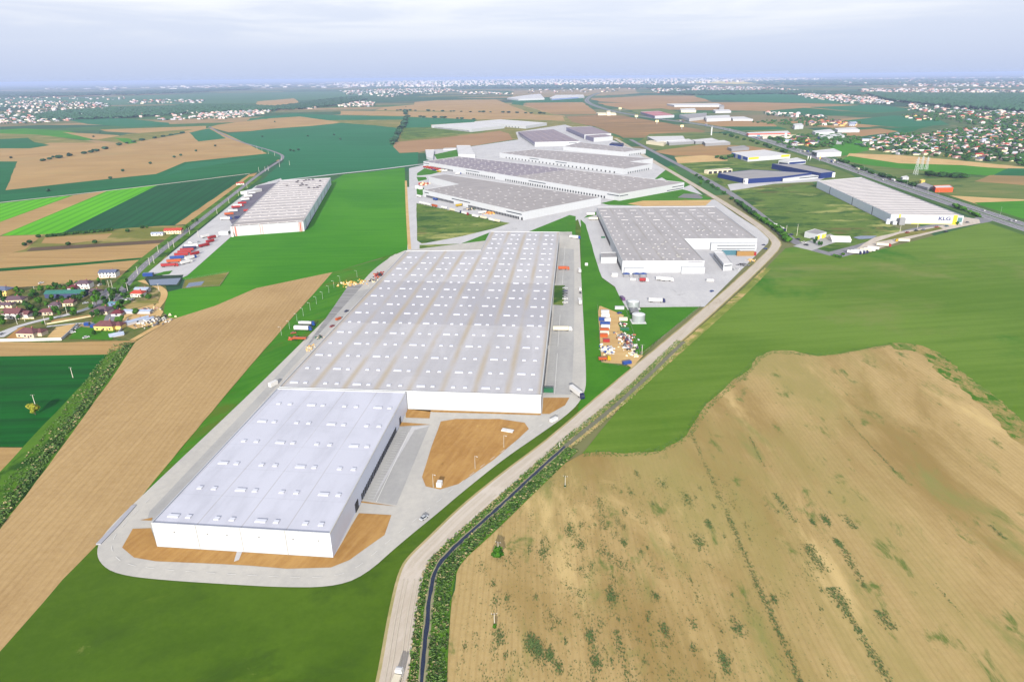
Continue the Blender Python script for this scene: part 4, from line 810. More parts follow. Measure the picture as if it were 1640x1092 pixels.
def trunk_mb(h, r, seed):
    rnd = random.Random(seed); mb = MB(); mb.tube((0, 0, 0), (r*.3, 0, h*.6), r, 6, r*.7); top = Vector((r*.3, 0, h*.58))
    for i in range(4):
        a = i*1.57+rnd.uniform(-.5, .5); mb.tube(top-Vector((0, 0, h*.1)), top+Vector((math.cos(a)*h*.22, math.sin(a)*h*.22, h*.3)), r*.55, 5, r*.2)
    return mb
_TM = {}
_n = 0
def tree(px, h, w=None, kind=0, label='', group=None, name='tree', parts=True, cat='tree', loc=None):
    """h: height in metres; a trunk with limbs and a leafy crown, or one small mesh where it is only a few pixels"""
    v = rs.randrange(4); key = (kind, v, parts)
    lm = (LEAF, LEAF2, LEAF3, LEAFB)[kind]
    if key not in _TM:
        if parts:
            a = crown_mb(.42, .22, 1.0, v*7+kind, 300).build('crown', lm); b = trunk_mb(.5, .035, v).build('trunk', BARK); _TM[key] = (a.data, b.data); bpy.data.objects.remove(a); bpy.data.objects.remove(b)
        else:
            mb = MB(); rnd = random.Random(v+kind*10)
            for i in range(4): blob(mb, (rnd.uniform(-.2, .2), rnd.uniform(-.2, .2), rnd.uniform(.35, .7)), .3, .28, rnd, 1, .35)
            for i in range(40):
                d = Vector((rnd.gauss(0, 1), rnd.gauss(0, 1), rnd.gauss(0, 1))).normalized(); p = Vector((0, 0, .55))+Vector((d.x*.42, d.y*.42, d.z*.4)); x = d.orthogonal()*.12; y = d.cross(x); mb.add([p-x-y, p+x-y+d*.08, p+x+y, p-x+y-d*.08], [(0, 1, 2, 3)])
            mb.tube((0, 0, 0), (0, 0, .4), .05, 5, .03, mi=1); o = mb.build('t', [lm, BARK]); _TM[key] = (o.data,); bpy.data.objects.remove(o)
    p = loc or G(*px, .05); w = w or h; sc = (w/.95, w/.95, h); rz = rs.uniform(0, 6.28)
    if parts:
        r = empty(name, p, rz); r.scale = sc; tag(r, label, cat, group)
        for n_, d in (('crown', _TM[key][0]), ('trunk', _TM[key][1])): o = bpy.data.objects.new(n_, d); COL.objects.link(o); o.parent = r
    else:
        r = bpy.data.objects.new(name, _TM[key][0]); COL.objects.link(r); r.location = p; r.rotation_euler = (0, 0, rz); r.scale = sc; tag(r, label, cat, group)
    return r
def inside(P, x, y):
    c = False
    for a, b in zip(P, P[1:]+P[:1]):
        if (a.y > y) != (b.y > y) and x < (b.x-a.x)*(y-a.y)/(b.y-a.y)+a.x: c = not c
    return c
def scatter(poly, n, rnd, gap=0):
    P = [G(*p) for p in poly]; x0, x1 = min(p.x for p in P), max(p.x for p in P); y0, y1 = min(p.y for p in P), max(p.y for p in P); Q = []; tries = 0; cell = {}
    while len(Q) < n and tries < n*60:
        tries += 1; x, y = rnd.uniform(x0, x1), rnd.uniform(y0, y1)
        if not inside(P, x, y): continue
        if gap:
            k = (int(x//gap), int(y//gap))
            if any((a-x)**2+(b-y)**2 < gap*gap for i in (-1, 0, 1) for j in (-1, 0, 1) for a, b in cell.get((k[0]+i, k[1]+j), ())): continue
            cell.setdefault(k, []).append((x, y))
        Q.append(Vector((x, y, 0)))
    return Q
# singled out trees near the camera
tree((798,892), 5.0, 7.4, 0, 'round green bush at the foot of the middle pole in the ploughed field', name='bush', cat='bush')
tree((905,781), 1.6, 1.6, 1, 'tiny dark bush at the foot of the farthest pole in the ploughed field', name='bush', cat='bush'); tree((792,1007), 2.6, 2.0, 0, 'small green bush at the foot of the nearest pole in the ploughed field', name='bush', cat='bush')
tree((57,664), 7.5, 8, 2, 'yellow green tree standing alone in the dark green field')
for x, y, h, w_, k in ((29,470,8,8,0),(37,471,6,6,0),(66,468,9,9,0),(115,457,7,7,0),(42,492,8,10,1),(46,496,7,9,1),(65,491,11,9,0),(80,466,7,9,0),(89,462,7,9,1),(97,463,6,8,1),(105,466,6,8,0),(52,478,7,9,1),(58,476,6,8,1),(100,482,6,9,1),(120,480,6,8,1),(130,483,9,9,1),(135,475,7,8,0),(155,489,12,11,0),(170,490,8,8,1),(160,477,7,7,1),(182,475,9,11,0),(190,473,8,8,0),(196,476,6,6,0),(191,494,9,9,0),(196,490,8,8,1),(184,498,7,7,0),(158,508,9,10,1),(119,504,9,9,0),(92,502,8,9,0),(96,506,7,7,0),(60,508,6,8,1),(2,520,9,9,0),(6,523,7,8,0),(83,514,5,6,0),(2,480,7,7,0),(152,537,6,6,0),(218,504,7,9,0),(238,480,7,9,0),(228,478,5,6,1),(196,514,6,5,0),(146,456,6,8,1),(176,470,7,7,0),(70,520,4,5,0),(303,370,7,7,1),(299,366,6,7,0),(309,358,7,7,1),(316,355,6,6,1),(236,366,5,6,0)):
    tree((x, y), h*.8, w_*.8, k, 'leafy garden tree between the houses of the near village', 'garden trees of the near village')
for p in scatter([(0,463),(110,458),(205,447),(216,470),(200,500),(150,512),(60,512),(0,530)], 34, random.Random(4), 9):
    tree(None, rs.uniform(4, 7.5), rs.uniform(4.5, 8), rs.choice((0, 0, 1)), 'leafy garden tree between the houses of the near village', 'garden trees of the near village', loc=p)
for i in range(24):
    x = 76+i*4.5; tree((x, 380-i*.42+rs.uniform(-.4, .4)), 4.2, 4.4, 1, 'small dark tree in the row along the dark green field', 'tree row at the dark green field', parts=False)
for x, y in ((152,390),(110,393),(205,372),(228,366),(40,394),(62,381),(48,390)): tree((x, y), 4.5, 6, 1, 'lone dark shrub in the strip fields left of the road', 'shrubs in the strip fields', parts=False, name='shrub', cat='shrub')
# scattered field trees and hedges further out (one mesh each: a few pixels)
for x, y in ((197,275),(241,263),(279,253),(290,250),(314,243),(345,235),(77,307),(177,287),(149,242),(110,248),(85,253),(150,220),(493,219),(535,217),(545,224),(478,241),(470,243),(465,242),(420,220),(440,196),(650,172),(18,254),(160,213)):
    tree((x, y), 5.5, 7.5, 3, 'lone dark tree out in the far fields left of the park', 'lone trees in the far fields', parts=False)
def hedge(pts, n, h, w_, label, group, kind=3, j=.6, parts=False):
    P = [Vector((x, y, 0)) for x, y in pts]; ls = [(b-a).length for a, b in zip(P, P[1:])]; T = sum(ls)
    for i in range(n):
        d = T*(i+rs.uniform(.1, .9))/n; k = 0
        while k < len(ls)-1 and d > ls[k]: d -= ls[k]; k += 1
        q = P[k].lerp(P[k+1], min(1, d/ls[k])); f = rs.uniform(.7, 1.3); tree((q.x+rs.uniform(-j, j), q.y+rs.uniform(-j, j)*.5), h*f, w_*f, kind, label, group, parts=parts)
hedge([(643,206),(633,226),(628,232)], 12, 12, 20, 'dark tree in the hedge beside the teal field', 'hedge trees by the teal field')
hedge([(649,178),(650,192),(645,206)], 10, 12, 26, 'dark tree in the hedge crossing the tan fields', 'hedge trees across the tan fields')
hedge([(615,177),(700,178.5),(800,181),(880,183)], 22, 8, 22, 'tiny dark tree on the boundary between two far tan fields', 'boundary trees of the far tan fields'); hedge([(650,187.5),(700,189),(760,192)], 9, 8, 22, 'tiny dark tree along the lower edge of the far tan field', 'edge trees of the far tan field')
hedge([(62,259),(150,244),(205,230),(300,213)], 16, 7, 16, 'dark shrub on the track between the tan fields', 'track shrubs between the tan fields')
hedge([(1206,345),(1225,356),(1240,366),(1256,381),(1262,388)], 24, 5.5, 8, 'green bush in the hedge between the gravel road and side road', 'hedge between gravel road and side road', 0, 1.6)
hedge([(1172,320),(1190,332),(1206,345)], 12, 5, 8, 'green bush in the upper hedge along the side road', 'upper hedge along the side road', 1, 1.2); hedge([(1112,280),(1135,295),(1160,312)], 8, 5, 7, 'dark bush between the gravel road and side road', 'bushes along the side road', 1, 1); tree((1122,297), 9, 9, 0, 'round dark tree beside the side road bend')
for x, y in ((1304,391),(1311,394),(1315,395),(1307,387)): tree((x, y), 6, 5, 1, 'dark tree beside the storage tent', 'trees beside the storage tent')
for x, y in ((1336,411),(1340,412),(1345,413),(1350,409)): tree((x, y), 3, 4, 0, 'small shrub at the corner of the side road', 'corner shrubs of the side road', parts=False, name='shrub', cat='shrub')
for x, y in ((1496,358),(1502,357),(1514,359),(1518,358),(1524,359),(1532,360)): tree((x, y), 5, 5, 1, 'dark shrub in front of the blue lettering', 'shrubs in front of the lettered hall', parts=False, name='shrub', cat='shrub')
hedge([(1525,330),(1545,338),(1570,350)], 12, 5, 7, 'young tree on the bank between the lettered hall and motorway', 'young trees by the motorway', 0, 1.5); hedge([(1340,256),(1400,280),(1470,300)], 18, 6, 12, 'bush on the far motorway bank', 'bushes on the motorway bank', 1, 1)
hedge([(1150,214),(1200,226),(1260,246)], 16, 7, 12, 'bush on the near motorway bank', 'bushes on the near motorway bank', 1, 1.5); hedge([(1145,253),(1160,257),(1172,252)], 8, 8, 10, 'dark tree beside the blue and white retail hall', 'trees by the retail hall', 1, 1.5); hedge([(1490,282),(1520,284),(1550,286)], 10, 8, 14, 'dark tree in the copse behind the orange red hall', 'copse behind the orange red hall', 1, 2)
hedge([(1232,222),(1262,226),(1300,232)], 10, 8, 14, 'dark tree between the small houses beyond the motorway', 'trees beyond the motorway', 1, 2)
# ditch with water and reeds
S('ditch_bank', [(680,1092),(688,1000),(690,985),(676,1092)], m_wild)
WD = NT('ditch_water'); WD.b.inputs['Roughness'].default_value = .3; WD.b.inputs['Specular IOR Level'].default_value = .25; WD = WD.done((.012, .02, .045, 1))
road('ditch_edge', DITCH[:8], 3.0, mat('stony_edge', (150, 146, 112), .9, .3, .2), 2, jit=.35); road('water', DITCH[:8], 1.6, WD, 2, jit=.25); road('ditch', DITCH[7:], 3, mat('dry_ditch', (118, 118, 96), .95, .3, .2), 2)
def tufts(name, rnd, where, n, size, mats, h=1.0, kind='stuff'):
    mb = MB()
    for i in range(n):
        p = where(rnd)
        if p is None: continue
        s = size*rnd.uniform(.5, 1.4); mi = rnd.choices(range(len(mats)), [.6, .3, .1][:len(mats)])[0]
        for k in range(4):
            a = rnd.uniform(0, 3.14); z0 = .42; lx, ly = math.cos(a)*s*.5, math.sin(a)*s*.5; tx, ty = rnd.uniform(-.5, .5)*s, rnd.uniform(-.5, .5)*s; hh = s*h*rnd.uniform(.5, 1.1)
            mb.add([(p.x-lx, p.y-ly, z0), (p.x+lx, p.y+ly, z0), (p.x+lx*.7+tx, p.y+ly*.7+ty, z0+hh), (p.x-lx*.7+tx, p.y-ly*.7+ty, z0+hh)], [(0, 1, 2, 3)], mi)
    return tag(mb.build(name, mats), kind=kind)
def along(pts, lo, hi, soft=False):
    P = smooth([G(*p) for p in pts], 2); ls = [(b-a).length for a, b in zip(P, P[1:])]; cum = [0]
    for l in ls: cum.append(cum[-1]+l)
    def f(rnd):
        d = rnd.uniform(0, cum[-1]); k = 0
        if soft and math.sin(d*.31)+math.sin(d*.13+1) < rnd.uniform(-2.4, .6): d = rnd.uniform(0, cum[-1])
        while cum[k+1] < d: k += 1
        a, b = P[k], P[k+1]; t = (b-a).normalized(); n = Vector((-t.y, t.x, 0)); return a + t*(d-cum[k]) + n*(rnd.gauss(0, .55)*hi if soft else rnd.uniform(lo, hi))
    return f
TG = mat('reed_green', (96, 130, 58), .9, .3, .3); TD = mat('reed_dark', (62, 96, 42), .9, .3, .3); TY = mat('reed_dry', (176, 166, 120), .9, .25, .3)
rr = random.Random(11)
tufts('reeds', rr, along(DITCH[:8], 1.5, 5.0), 1500, .8, [TG, TY, TD], .6); tufts('reeds', rr, along(DITCH[:8], -8.0, -1.4), 2600, .9, [TG, TD, TY], .6); tufts('dry_reeds', rr, along(DITCH[7:], 1.5, 5.5), 2600, .7, [TG, TY, TD], .6); tufts('dry_reeds', rr, along(DITCH[7:], -4, -1.4), 900, .6, [TY, TG], .6)
VG = [(215,549),(176,605),(138,660),(72,750),(0,848),(-60,930)]
tufts('verge_growth', rr, along(VG, -7, -.5), 1500, 1.1, [TG, TD, TY], .6); tufts('verge_growth', rr, along(VG, -15, -7), 900, .8, [TG, TG, TY], .5)
tufts('field_margin', rr, along([(1440,551),(1470,555),(1500,568),(1530,597),(1570,625),(1610,660),(1640,690),(1700,740)], -9, 5), 1500, .45, [TG, mat('crop_green', (84, 134, 30), .9, .2, .3)], .12); tufts('field_margin', rr, along([(935,726),(1000,727),(1060,722),(1100,697),(1130,648),(1200,592),(1212,572),(1238,562),(1310,571),(1400,556),(1440,551)], -3.5, 2.5), 1600, .6, [TG, mat('crop_green', (84, 134, 30), .9, .2, .3)], .3)
# weeds in the ploughed field
WL = [([(1105,690),(1125,735),(1150,790),(1165,825)], 500, 1.2), ([(1165,825),(1183,865),(1205,920),(1235,985)], 900, 1.3), ([(1235,985),(1262,1045),(1284,1100)], 500, 1.2), ([(1240,790),(1262,820),(1276,838)], 350, 1.8),
      ([(1292,872),(1308,898),(1322,918)], 700, 3), ([(1330,942),(1345,962),(1352,975)], 600, 2.8), ([(1352,975),(1376,1012),(1395,1045),(1425,1095)], 700, 1.6), ([(1352,880),(1372,920),(1385,942)], 350, 1.6), ([(1405,978),(1418,992),(1430,1010)], 380, 2.5), ([(1350,825),(1370,848)], 200, 2),
      ([(1352,668),(1385,705),(1436,758)], 300, .9), ([(1200,700),(1225,750)], 150, 1), ([(985,1010),(1000,1060),(1005,1095)], 300, 1.4), ([(958,795),(968,850)], 260, 2.2), ([(1150,760),(1200,860)], 150, 5), ([(960,880),(995,905),(1015,915)], 320, 3), ([(1585,842),(1612,865)], 160, 1.2), ([(1495,935),(1545,990)], 60, .8)]
WP = [(1322,833,10,300),(1343,871,9,320),(1300,836,6,120),(870,885,14,180),(912,850,12,160),(930,872,12,160),(980,955,14,260),(1050,955,8,80),(850,1030,16,420),(862,1040,14,320),(880,1050,12,260),(895,1070,10,120),(945,1020,12,200),(955,1060,14,240),(1000,870,8,100),(1120,870,18,260),(1135,840,10,140),(1065,1010,14,160),(1110,1000,10,80),(795,962,10,60),(800,1020,14,160),(812,960,8,40),(1180,1005,16,200),(1160,1060,16,240),(1240,960,10,100),(790,935,6,40),(1060,775,14,120),(1100,800,16,160),(1020,760,8,60),(1010,790,8,60),(1000,820,10,80)]
wm_ = [mat('weed_green', (104, 126, 66), .9, .25, .3), mat('weed_dark', (76, 106, 50), .9, .25, .3)]
mbs = []
def weed(rnd):
    if rnd.random() < .5:
        q = rnd.choices(WLF, [w[1] for w in WL])[0]; return q(rnd)
    x, y, r_, n = rnd.choices(WP, [w[3] for w in WP])[0]; p = G(x, y); s = CAM_H/((y-546)*.929+392)*r_*.9; return p + Vector((rnd.gauss(0, .5)*s*.7, rnd.gauss(0, .5)*s*1.5, 0))
WLF = [along(w[0], -w[2], w[2], True) for w in WL]
def speck(rnd):
    while True:
        x, y = rnd.uniform(720, 1330), rnd.uniform(760, 1095)
        if x > 735 + max(0, 900-y)*.9 and rnd.random() < .25 + .75*math.exp(-((x-960)/190)**2): break
    p = G(x, y); return p
cl = []
for i in range(150):
    p = speck(rr); cl.append((p, rr.uniform(.6, 2.6)))
def cluster(rnd):
    p, s = rnd.choice(cl); return p + Vector((rnd.gauss(0, .6)*s, rnd.gauss(0, 1.3)*s, 0))
tufts('field_weeds', rr, weed, 8000, .42, wm_, .22); tufts('field_weeds', rr, cluster, 3800, .34, wm_, .22); tufts('field_weeds', rr, speck, 3600, .3, wm_, .22)
# woods far off: crowns packed into masses
_ico = []
for s_ in range(5):
    bm = bmesh.new(); bmesh.ops.create_icosphere(bm, subdivisions=1, radius=1); r_ = random.Random(s_); bm.verts.ensure_lookup_table()
    _ico.append(([tuple(v.co*(1+r_.uniform(-.3, .3))) for v in bm.verts], [[v.index for v in f.verts] for f in bm.faces])); bm.free()
def woods(name, Q, r, h, m, rnd, trunks=False):
    mb = MB()
    for p in Q:
        vs, fs = rnd.choice(_ico); q = r*rnd.uniform(.6, 1.3); z = h*rnd.uniform(.45, .75); hz = h*rnd.uniform(.35, .5)
        mb.add([(p.x+a*q, p.y+b*q, z+c*hz) for a, b, c in vs], fs, 0)
        if trunks: mb.box((p.x, p.y, 0), (1.4, 1.4, h*.5), mi=1)
    return tag(mb.build(name, [m, mat('shade_dark_trunk', (40, 40, 50), .95)]), kind='stuff')  # trunks darkened in colour to stand for shade inside the forest
rw = random.Random(21)
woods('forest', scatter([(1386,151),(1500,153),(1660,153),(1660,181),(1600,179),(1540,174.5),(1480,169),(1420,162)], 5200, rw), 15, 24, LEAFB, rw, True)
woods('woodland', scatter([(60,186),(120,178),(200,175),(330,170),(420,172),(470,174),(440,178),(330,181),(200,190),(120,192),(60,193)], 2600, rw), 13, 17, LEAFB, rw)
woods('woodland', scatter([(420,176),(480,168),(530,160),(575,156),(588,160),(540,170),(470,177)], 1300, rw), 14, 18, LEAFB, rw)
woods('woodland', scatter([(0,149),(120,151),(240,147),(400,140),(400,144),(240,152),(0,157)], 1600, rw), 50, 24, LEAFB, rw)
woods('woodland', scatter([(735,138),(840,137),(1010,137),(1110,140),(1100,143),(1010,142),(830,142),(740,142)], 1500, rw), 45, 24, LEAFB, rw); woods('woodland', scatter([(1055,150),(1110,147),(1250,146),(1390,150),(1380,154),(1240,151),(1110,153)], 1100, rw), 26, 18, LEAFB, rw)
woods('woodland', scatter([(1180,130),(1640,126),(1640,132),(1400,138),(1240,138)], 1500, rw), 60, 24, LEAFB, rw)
# ------------------------------------------------------------------ dwellings of the village beyond the motorway (one mesh each, a few pixels)
_HM = {}

def far_house(loc, wall, roof, v, label, group, sc=1.0):
    key = (wall, roof, v)
    if key not in _HM:
        r_ = random.Random(v); L_, W_ = r_.uniform(13, 19), r_.uniform(9, 12); w, r = house_meshes(L_, W_, r_.uniform(4, 6.5), r_.uniform(2.4, 3.6), v % 2, None, None); mb = MB(); mb.add(w.v, w.f, 0); mb.add(r.v, r.f, 1)
        for i in range(3): mb.box((-L_/2+L_*(i+.5)/3, -W_/2-.03, 1.2), (1.8, .16, 1.6), mi=2)
        o = mb.build('h', [PL[wall], TILE[roof], M_GLASS]); _HM[key] = o.data; bpy.data.objects.remove(o)
    o = bpy.data.objects.new('house', _HM[key]); COL.objects.link(o); o.location = loc; o.rotation_euler = (0, 0, rw.choice((0, .3, -.3, 1.5, 1.2, -.1))); o.scale = (sc,)*3; tag(o, label, 'house', group)
RN = dict(red='red', brown='brown', grey='grey', orange='orange', plum='plum', pink='pink', silver='silver')
def settlement(poly, n, gap, where, group, sc=1.0):
    for p in sorted(scatter(poly, n, rw, gap), key=lambda q: q.y):
        w_ = rw.choices(['white', 'cream', 'beige', 'yellow', 'ochre', 'grey'], [6, 4, 2, 1.2, .8, 1])[0]; r = rw.choices(['red', 'brown', 'grey', 'orange', 'plum', 'pink', 'silver'], [1.1, 1.6, 1.4, .7, 1.8, 3, 1.6])[0]
        far_house(p, w_, r, rw.randrange(4), '%s walled house with %s roof %s' % (w_, RN[r], where), group, sc*rw.uniform(.8, 1.3))
V1 = [(1376,226),(1420,216),(1480,216),(1530,208),(1590,201),(1650,196),(1650,258),(1600,260),(1540,258),(1490,250),(1440,248),(1390,240)]
settlement(V1, 188, 22, 'in the village beyond the motorway', 'houses of the village beyond the motorway', .82)
settlement([(1440,188),(1500,184),(1560,180),(1650,183),(1650,196),(1570,200),(1520,192),(1470,194)], 40, 40, 'in front of the far forest', 'houses in front of the far forest', 1.2)
settlement([(1240,228),(1290,222),(1310,228),(1316,236),(1270,238)], 14, 24, 'in the cluster above the motorway', 'houses above the motorway')
settlement([(1290,196),(1320,195),(1370,199),(1365,203),(1300,201)], 26, 30, 'in the hamlet among far fields', 'houses of the hamlet', 1.3)
tv = scatter(V1, 420, rw, 12)
tv.sort(key=lambda q: q.y)
for p in tv[:70]: tree(None, rw.uniform(7, 11), rw.uniform(9, 14), 1, 'dark leafy tree between houses of the village beyond the motorway', 'trees of the village beyond the motorway', parts=False, loc=p)
tg = tv[70:] + scatter([(1440,186),(1500,180),(1560,176),(1650,183),(1650,198),(1570,202),(1520,194),(1470,196)], 420, rw) + scatter([(1230,222),(1320,216),(1400,224),(1340,236),(1260,240)], 120, rw) + scatter([(1200,197),(1290,190),(1380,198),(1290,204)], 140, rw) + scatter([(1600,254),(1660,248),(1660,268),(1620,264)], 60, rw)
woods('village_trees', tg, 6.5, 9, LEAF2, rw)
# ------------------------------------------------------------------ towns on the plain, the city on the horizon
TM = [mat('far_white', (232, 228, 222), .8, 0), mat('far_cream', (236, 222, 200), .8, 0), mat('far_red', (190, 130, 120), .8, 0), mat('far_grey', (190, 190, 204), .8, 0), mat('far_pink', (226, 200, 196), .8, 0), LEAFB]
def HY(x): return 124-.0104*(x-820)
def town(name, poly, n, w_, h, wt=(4, 2, 1.4, 2, 2)):
    mb = MB(); n = int(n*.85)
    for p in scatter(poly, n, rw):
        a, b, c = w_*rw.uniform(.5, 1.6), w_*rw.uniform(.5, 1.2), h*rw.uniform(.6, 1.5); mi = rw.choices(range(5), wt)[0]; rot = rw.uniform(-.5, .5)
        mb.box((p.x, p.y, 0), (a, b, c), rot, mi=mi)
        if rw.random() < .5 and h < 20: mb.box((p.x, p.y, c-.1), (a*1.05, b*1.05, c*.5), rot, .4, mi=rw.choice((2, 4, 3)))
        elif rw.random() < .4: mb.box((p.x+a*.1, p.y, c-.1), (a*.4, b*.5, c*.25), rot, mi=3)
        for k in range(2 if h < 12 else 1):
            vs, fs = rw.choice(_ico); q = w_*rw.uniform(.35, .7); X, Y = p.x+rw.uniform(-2, 2)*w_, p.y+rw.uniform(-3, 3)*w_; mb.add([(X+u*q, Y+v*q, h*.7+z*h*.55) for u, v, z in vs], fs, 5)
    return tag(mb.build(name, TM), kind='stuff')
town('village_houses', V1, 300, 11, 4.2, (2, 2, 1.2, 2, 2.4))
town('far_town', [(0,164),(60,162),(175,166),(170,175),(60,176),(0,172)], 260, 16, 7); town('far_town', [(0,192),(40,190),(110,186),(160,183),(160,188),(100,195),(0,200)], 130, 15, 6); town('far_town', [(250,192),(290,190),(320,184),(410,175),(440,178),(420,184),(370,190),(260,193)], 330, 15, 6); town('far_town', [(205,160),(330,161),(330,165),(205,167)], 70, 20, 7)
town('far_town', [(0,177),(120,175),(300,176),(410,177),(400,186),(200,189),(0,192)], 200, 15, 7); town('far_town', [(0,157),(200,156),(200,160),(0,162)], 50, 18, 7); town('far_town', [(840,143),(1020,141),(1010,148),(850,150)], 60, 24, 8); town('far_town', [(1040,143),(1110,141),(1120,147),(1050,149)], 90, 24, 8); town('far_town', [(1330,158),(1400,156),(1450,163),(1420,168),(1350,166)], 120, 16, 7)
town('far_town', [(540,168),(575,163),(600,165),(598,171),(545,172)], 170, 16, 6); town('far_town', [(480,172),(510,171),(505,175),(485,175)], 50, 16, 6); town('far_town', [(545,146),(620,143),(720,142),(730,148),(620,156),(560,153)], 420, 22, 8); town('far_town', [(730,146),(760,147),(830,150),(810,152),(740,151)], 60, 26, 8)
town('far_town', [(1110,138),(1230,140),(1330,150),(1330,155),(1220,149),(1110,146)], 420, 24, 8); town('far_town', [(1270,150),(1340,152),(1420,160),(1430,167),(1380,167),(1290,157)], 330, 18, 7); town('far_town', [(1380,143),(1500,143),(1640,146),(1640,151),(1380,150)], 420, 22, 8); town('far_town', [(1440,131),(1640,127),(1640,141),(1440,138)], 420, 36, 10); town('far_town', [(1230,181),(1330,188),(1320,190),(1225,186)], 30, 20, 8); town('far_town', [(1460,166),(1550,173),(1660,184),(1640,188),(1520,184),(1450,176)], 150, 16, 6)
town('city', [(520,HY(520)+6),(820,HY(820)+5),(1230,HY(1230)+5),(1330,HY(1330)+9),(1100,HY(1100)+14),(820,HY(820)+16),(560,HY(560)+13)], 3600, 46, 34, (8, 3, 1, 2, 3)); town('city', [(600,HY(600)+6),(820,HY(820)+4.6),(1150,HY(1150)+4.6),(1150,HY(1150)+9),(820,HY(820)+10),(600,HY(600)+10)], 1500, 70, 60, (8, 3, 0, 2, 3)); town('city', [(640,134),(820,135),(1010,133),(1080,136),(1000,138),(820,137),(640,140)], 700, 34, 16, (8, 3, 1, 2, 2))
town('far_sheds', [(60,HY(60)+10),(420,HY(420)+7),(620,HY(620)+9),(620,HY(620)+15),(400,HY(400)+13),(60,HY(60)+14)], 160, 110, 14, (8, 1, 0, 3, 0)); town('far_sheds', [(1330,HY(1330)+8),(1640,HY(1640)+8),(1640,HY(1640)+14),(1330,HY(1330)+16)], 160, 90, 14, (6, 1, 1, 4, 2))
# ------------------------------------------------------------------ vehicles
M_TYRE = mat('tyre', (44, 44, 46), .9, 0); M_CHAS = mat('chassis', (70, 70, 76), .8, 0)
PAINT = {n: mat('paint_'+n, c, .35, .04, k=1.7 if n in ('white', 'cream', 'silver') else 2.6) for n, c in dict(white=(244, 244, 244), cream=(240, 232, 208), blue=(44, 92, 190), navy=(40, 48, 110), red=(206, 48, 52), orange=(232, 110, 48), yellow=(246, 206, 40), green=(40, 130, 84), grey=(150, 152, 160), silver=(206, 210, 216), black=(44, 46, 54), purple=(130, 90, 150), teal=(90, 150, 170), dark=(64, 60, 66), ochre=(206, 160, 92), tan=(200, 176, 136)).items()}
_VM = {}
def cached(key, fn, m):
    if key not in _VM: o = fn().build('v', m); _VM[key] = o.data; bpy.data.objects.remove(o)
    return _VM[key]
def child(name, data, parent, loc=(0, 0, 0)):
    o = bpy.data.objects.new(name, data); COL.objects.link(o); o.parent = parent; o.location = loc; return o
def wheel_mb():
    mb = MB(); n = 10; vs = []
    for y in (-.16, .16):
        for i in range(n): a = 6.2832*i/n; vs.append((.5*math.cos(a), y, .5+.5*math.sin(a)))
    return mb.add(vs, [list(range(n)), list(range(n, 2*n))[::-1]] + [(i, n+i, n+(i+1) % n, (i+1) % n) for i in range(n)])
def cab_mb():
    mb = MB(); mb.add([(0, -1.22, .5), (2.3, -1.22, .5), (2.3, 1.22, .5), (0, 1.22, .5), (0, -1.22, 3.3), (1.9, -1.18, 3.3), (1.9, 1.18, 3.3), (0, 1.22, 3.3), (2.35, -1.22, 1.7), (2.35, 1.22, 1.7)],
      [(3, 2, 1, 0), (4, 5, 6, 7), (0, 1, 8, 5, 4), (2, 3, 7, 6, 9), (1, 2, 9, 8), (8, 9, 6, 5), (3, 0, 4, 7)]); mb.box((.5, 0, 3.28), (1.1, 2.2, .45), taper=1); return mb
def ws_mb(): return MB().add([(2.36, -1.05, 1.78), (2.36, 1.05, 1.78), (1.99, 1.02, 3.05), (1.99, -1.02, 3.05)], [(0, 1, 2, 3)])
def trailer_mb(L_, h, z=1.1): mb = MB(); mb.box((0, 0, z), (L_, 2.55, h)); return mb
def tank_mb(L_):
    mb = MB(); mb.tube((-L_/2, 0, 2.4), (L_/2, 0, 2.4), 1.25, 14); mb.tube((-L_*.3, 0, 3.6), (L_*.3, 0, 3.6), .25, 6); return mb
def truck(px, hd, cab, tr, label, group=None, L_=12.6, kind='box', cat='truck', name='truck', sub=True, h=2.75):
    """px: middle of the vehicle on the ground; hd: heading of its front in degrees; cab None makes a parked trailer"""
    r = empty(name, G(*px, .45), R(hd)); tag(r, label, cat, group); x0 = -L_/2-1.2 if cab else -L_/2
    tx = -1.4 if cab else 0
    if tr: child('tank' if kind == 'tank' else 'trailer', cached(('tr', L_, tr, kind, h), (lambda: tank_mb(L_)) if kind == 'tank' else (lambda: trailer_mb(L_, h)), PAINT[tr]), r, (tx, 0, 0))
    child('chassis', cached(('ch', L_), lambda: MB().box((0, 0, .7), (L_, 1.1, .42)), M_CHAS), r, (tx, 0, 0))
    if cab:
        c = child('cab', cached(('cab', cab), cab_mb, PAINT[cab]), r, (tx+L_/2+.5, 0, 0)); child('windscreen', cached(('ws',), ws_mb, M_GLASS), c)
    w_ = cached(('wheel',), wheel_mb, M_TYRE)
    for x in (tx-L_/2+1.6, tx-L_/2+3.0) + ((tx+L_/2+1.6, tx+L_/2-1.2) if cab else (tx+L_/2-2.6,)):
        for y in (-1.05, 1.05): child('wheel', w_, r, (x, y, 0))
    return r
def car_mb(L_=4.4, W_=1.8, van=False):
    h = 2.0 if van else .85; mb = MB(); mb.box((0, 0, .3), (L_, W_, h-.3+ (.0)), taper=.97)
    return mb
def cabin_mb(L_=4.4, W_=1.8): mb = MB(); mb.box((-.2, 0, .84), (L_*.55, W_*.92, .62), taper=.8); return mb
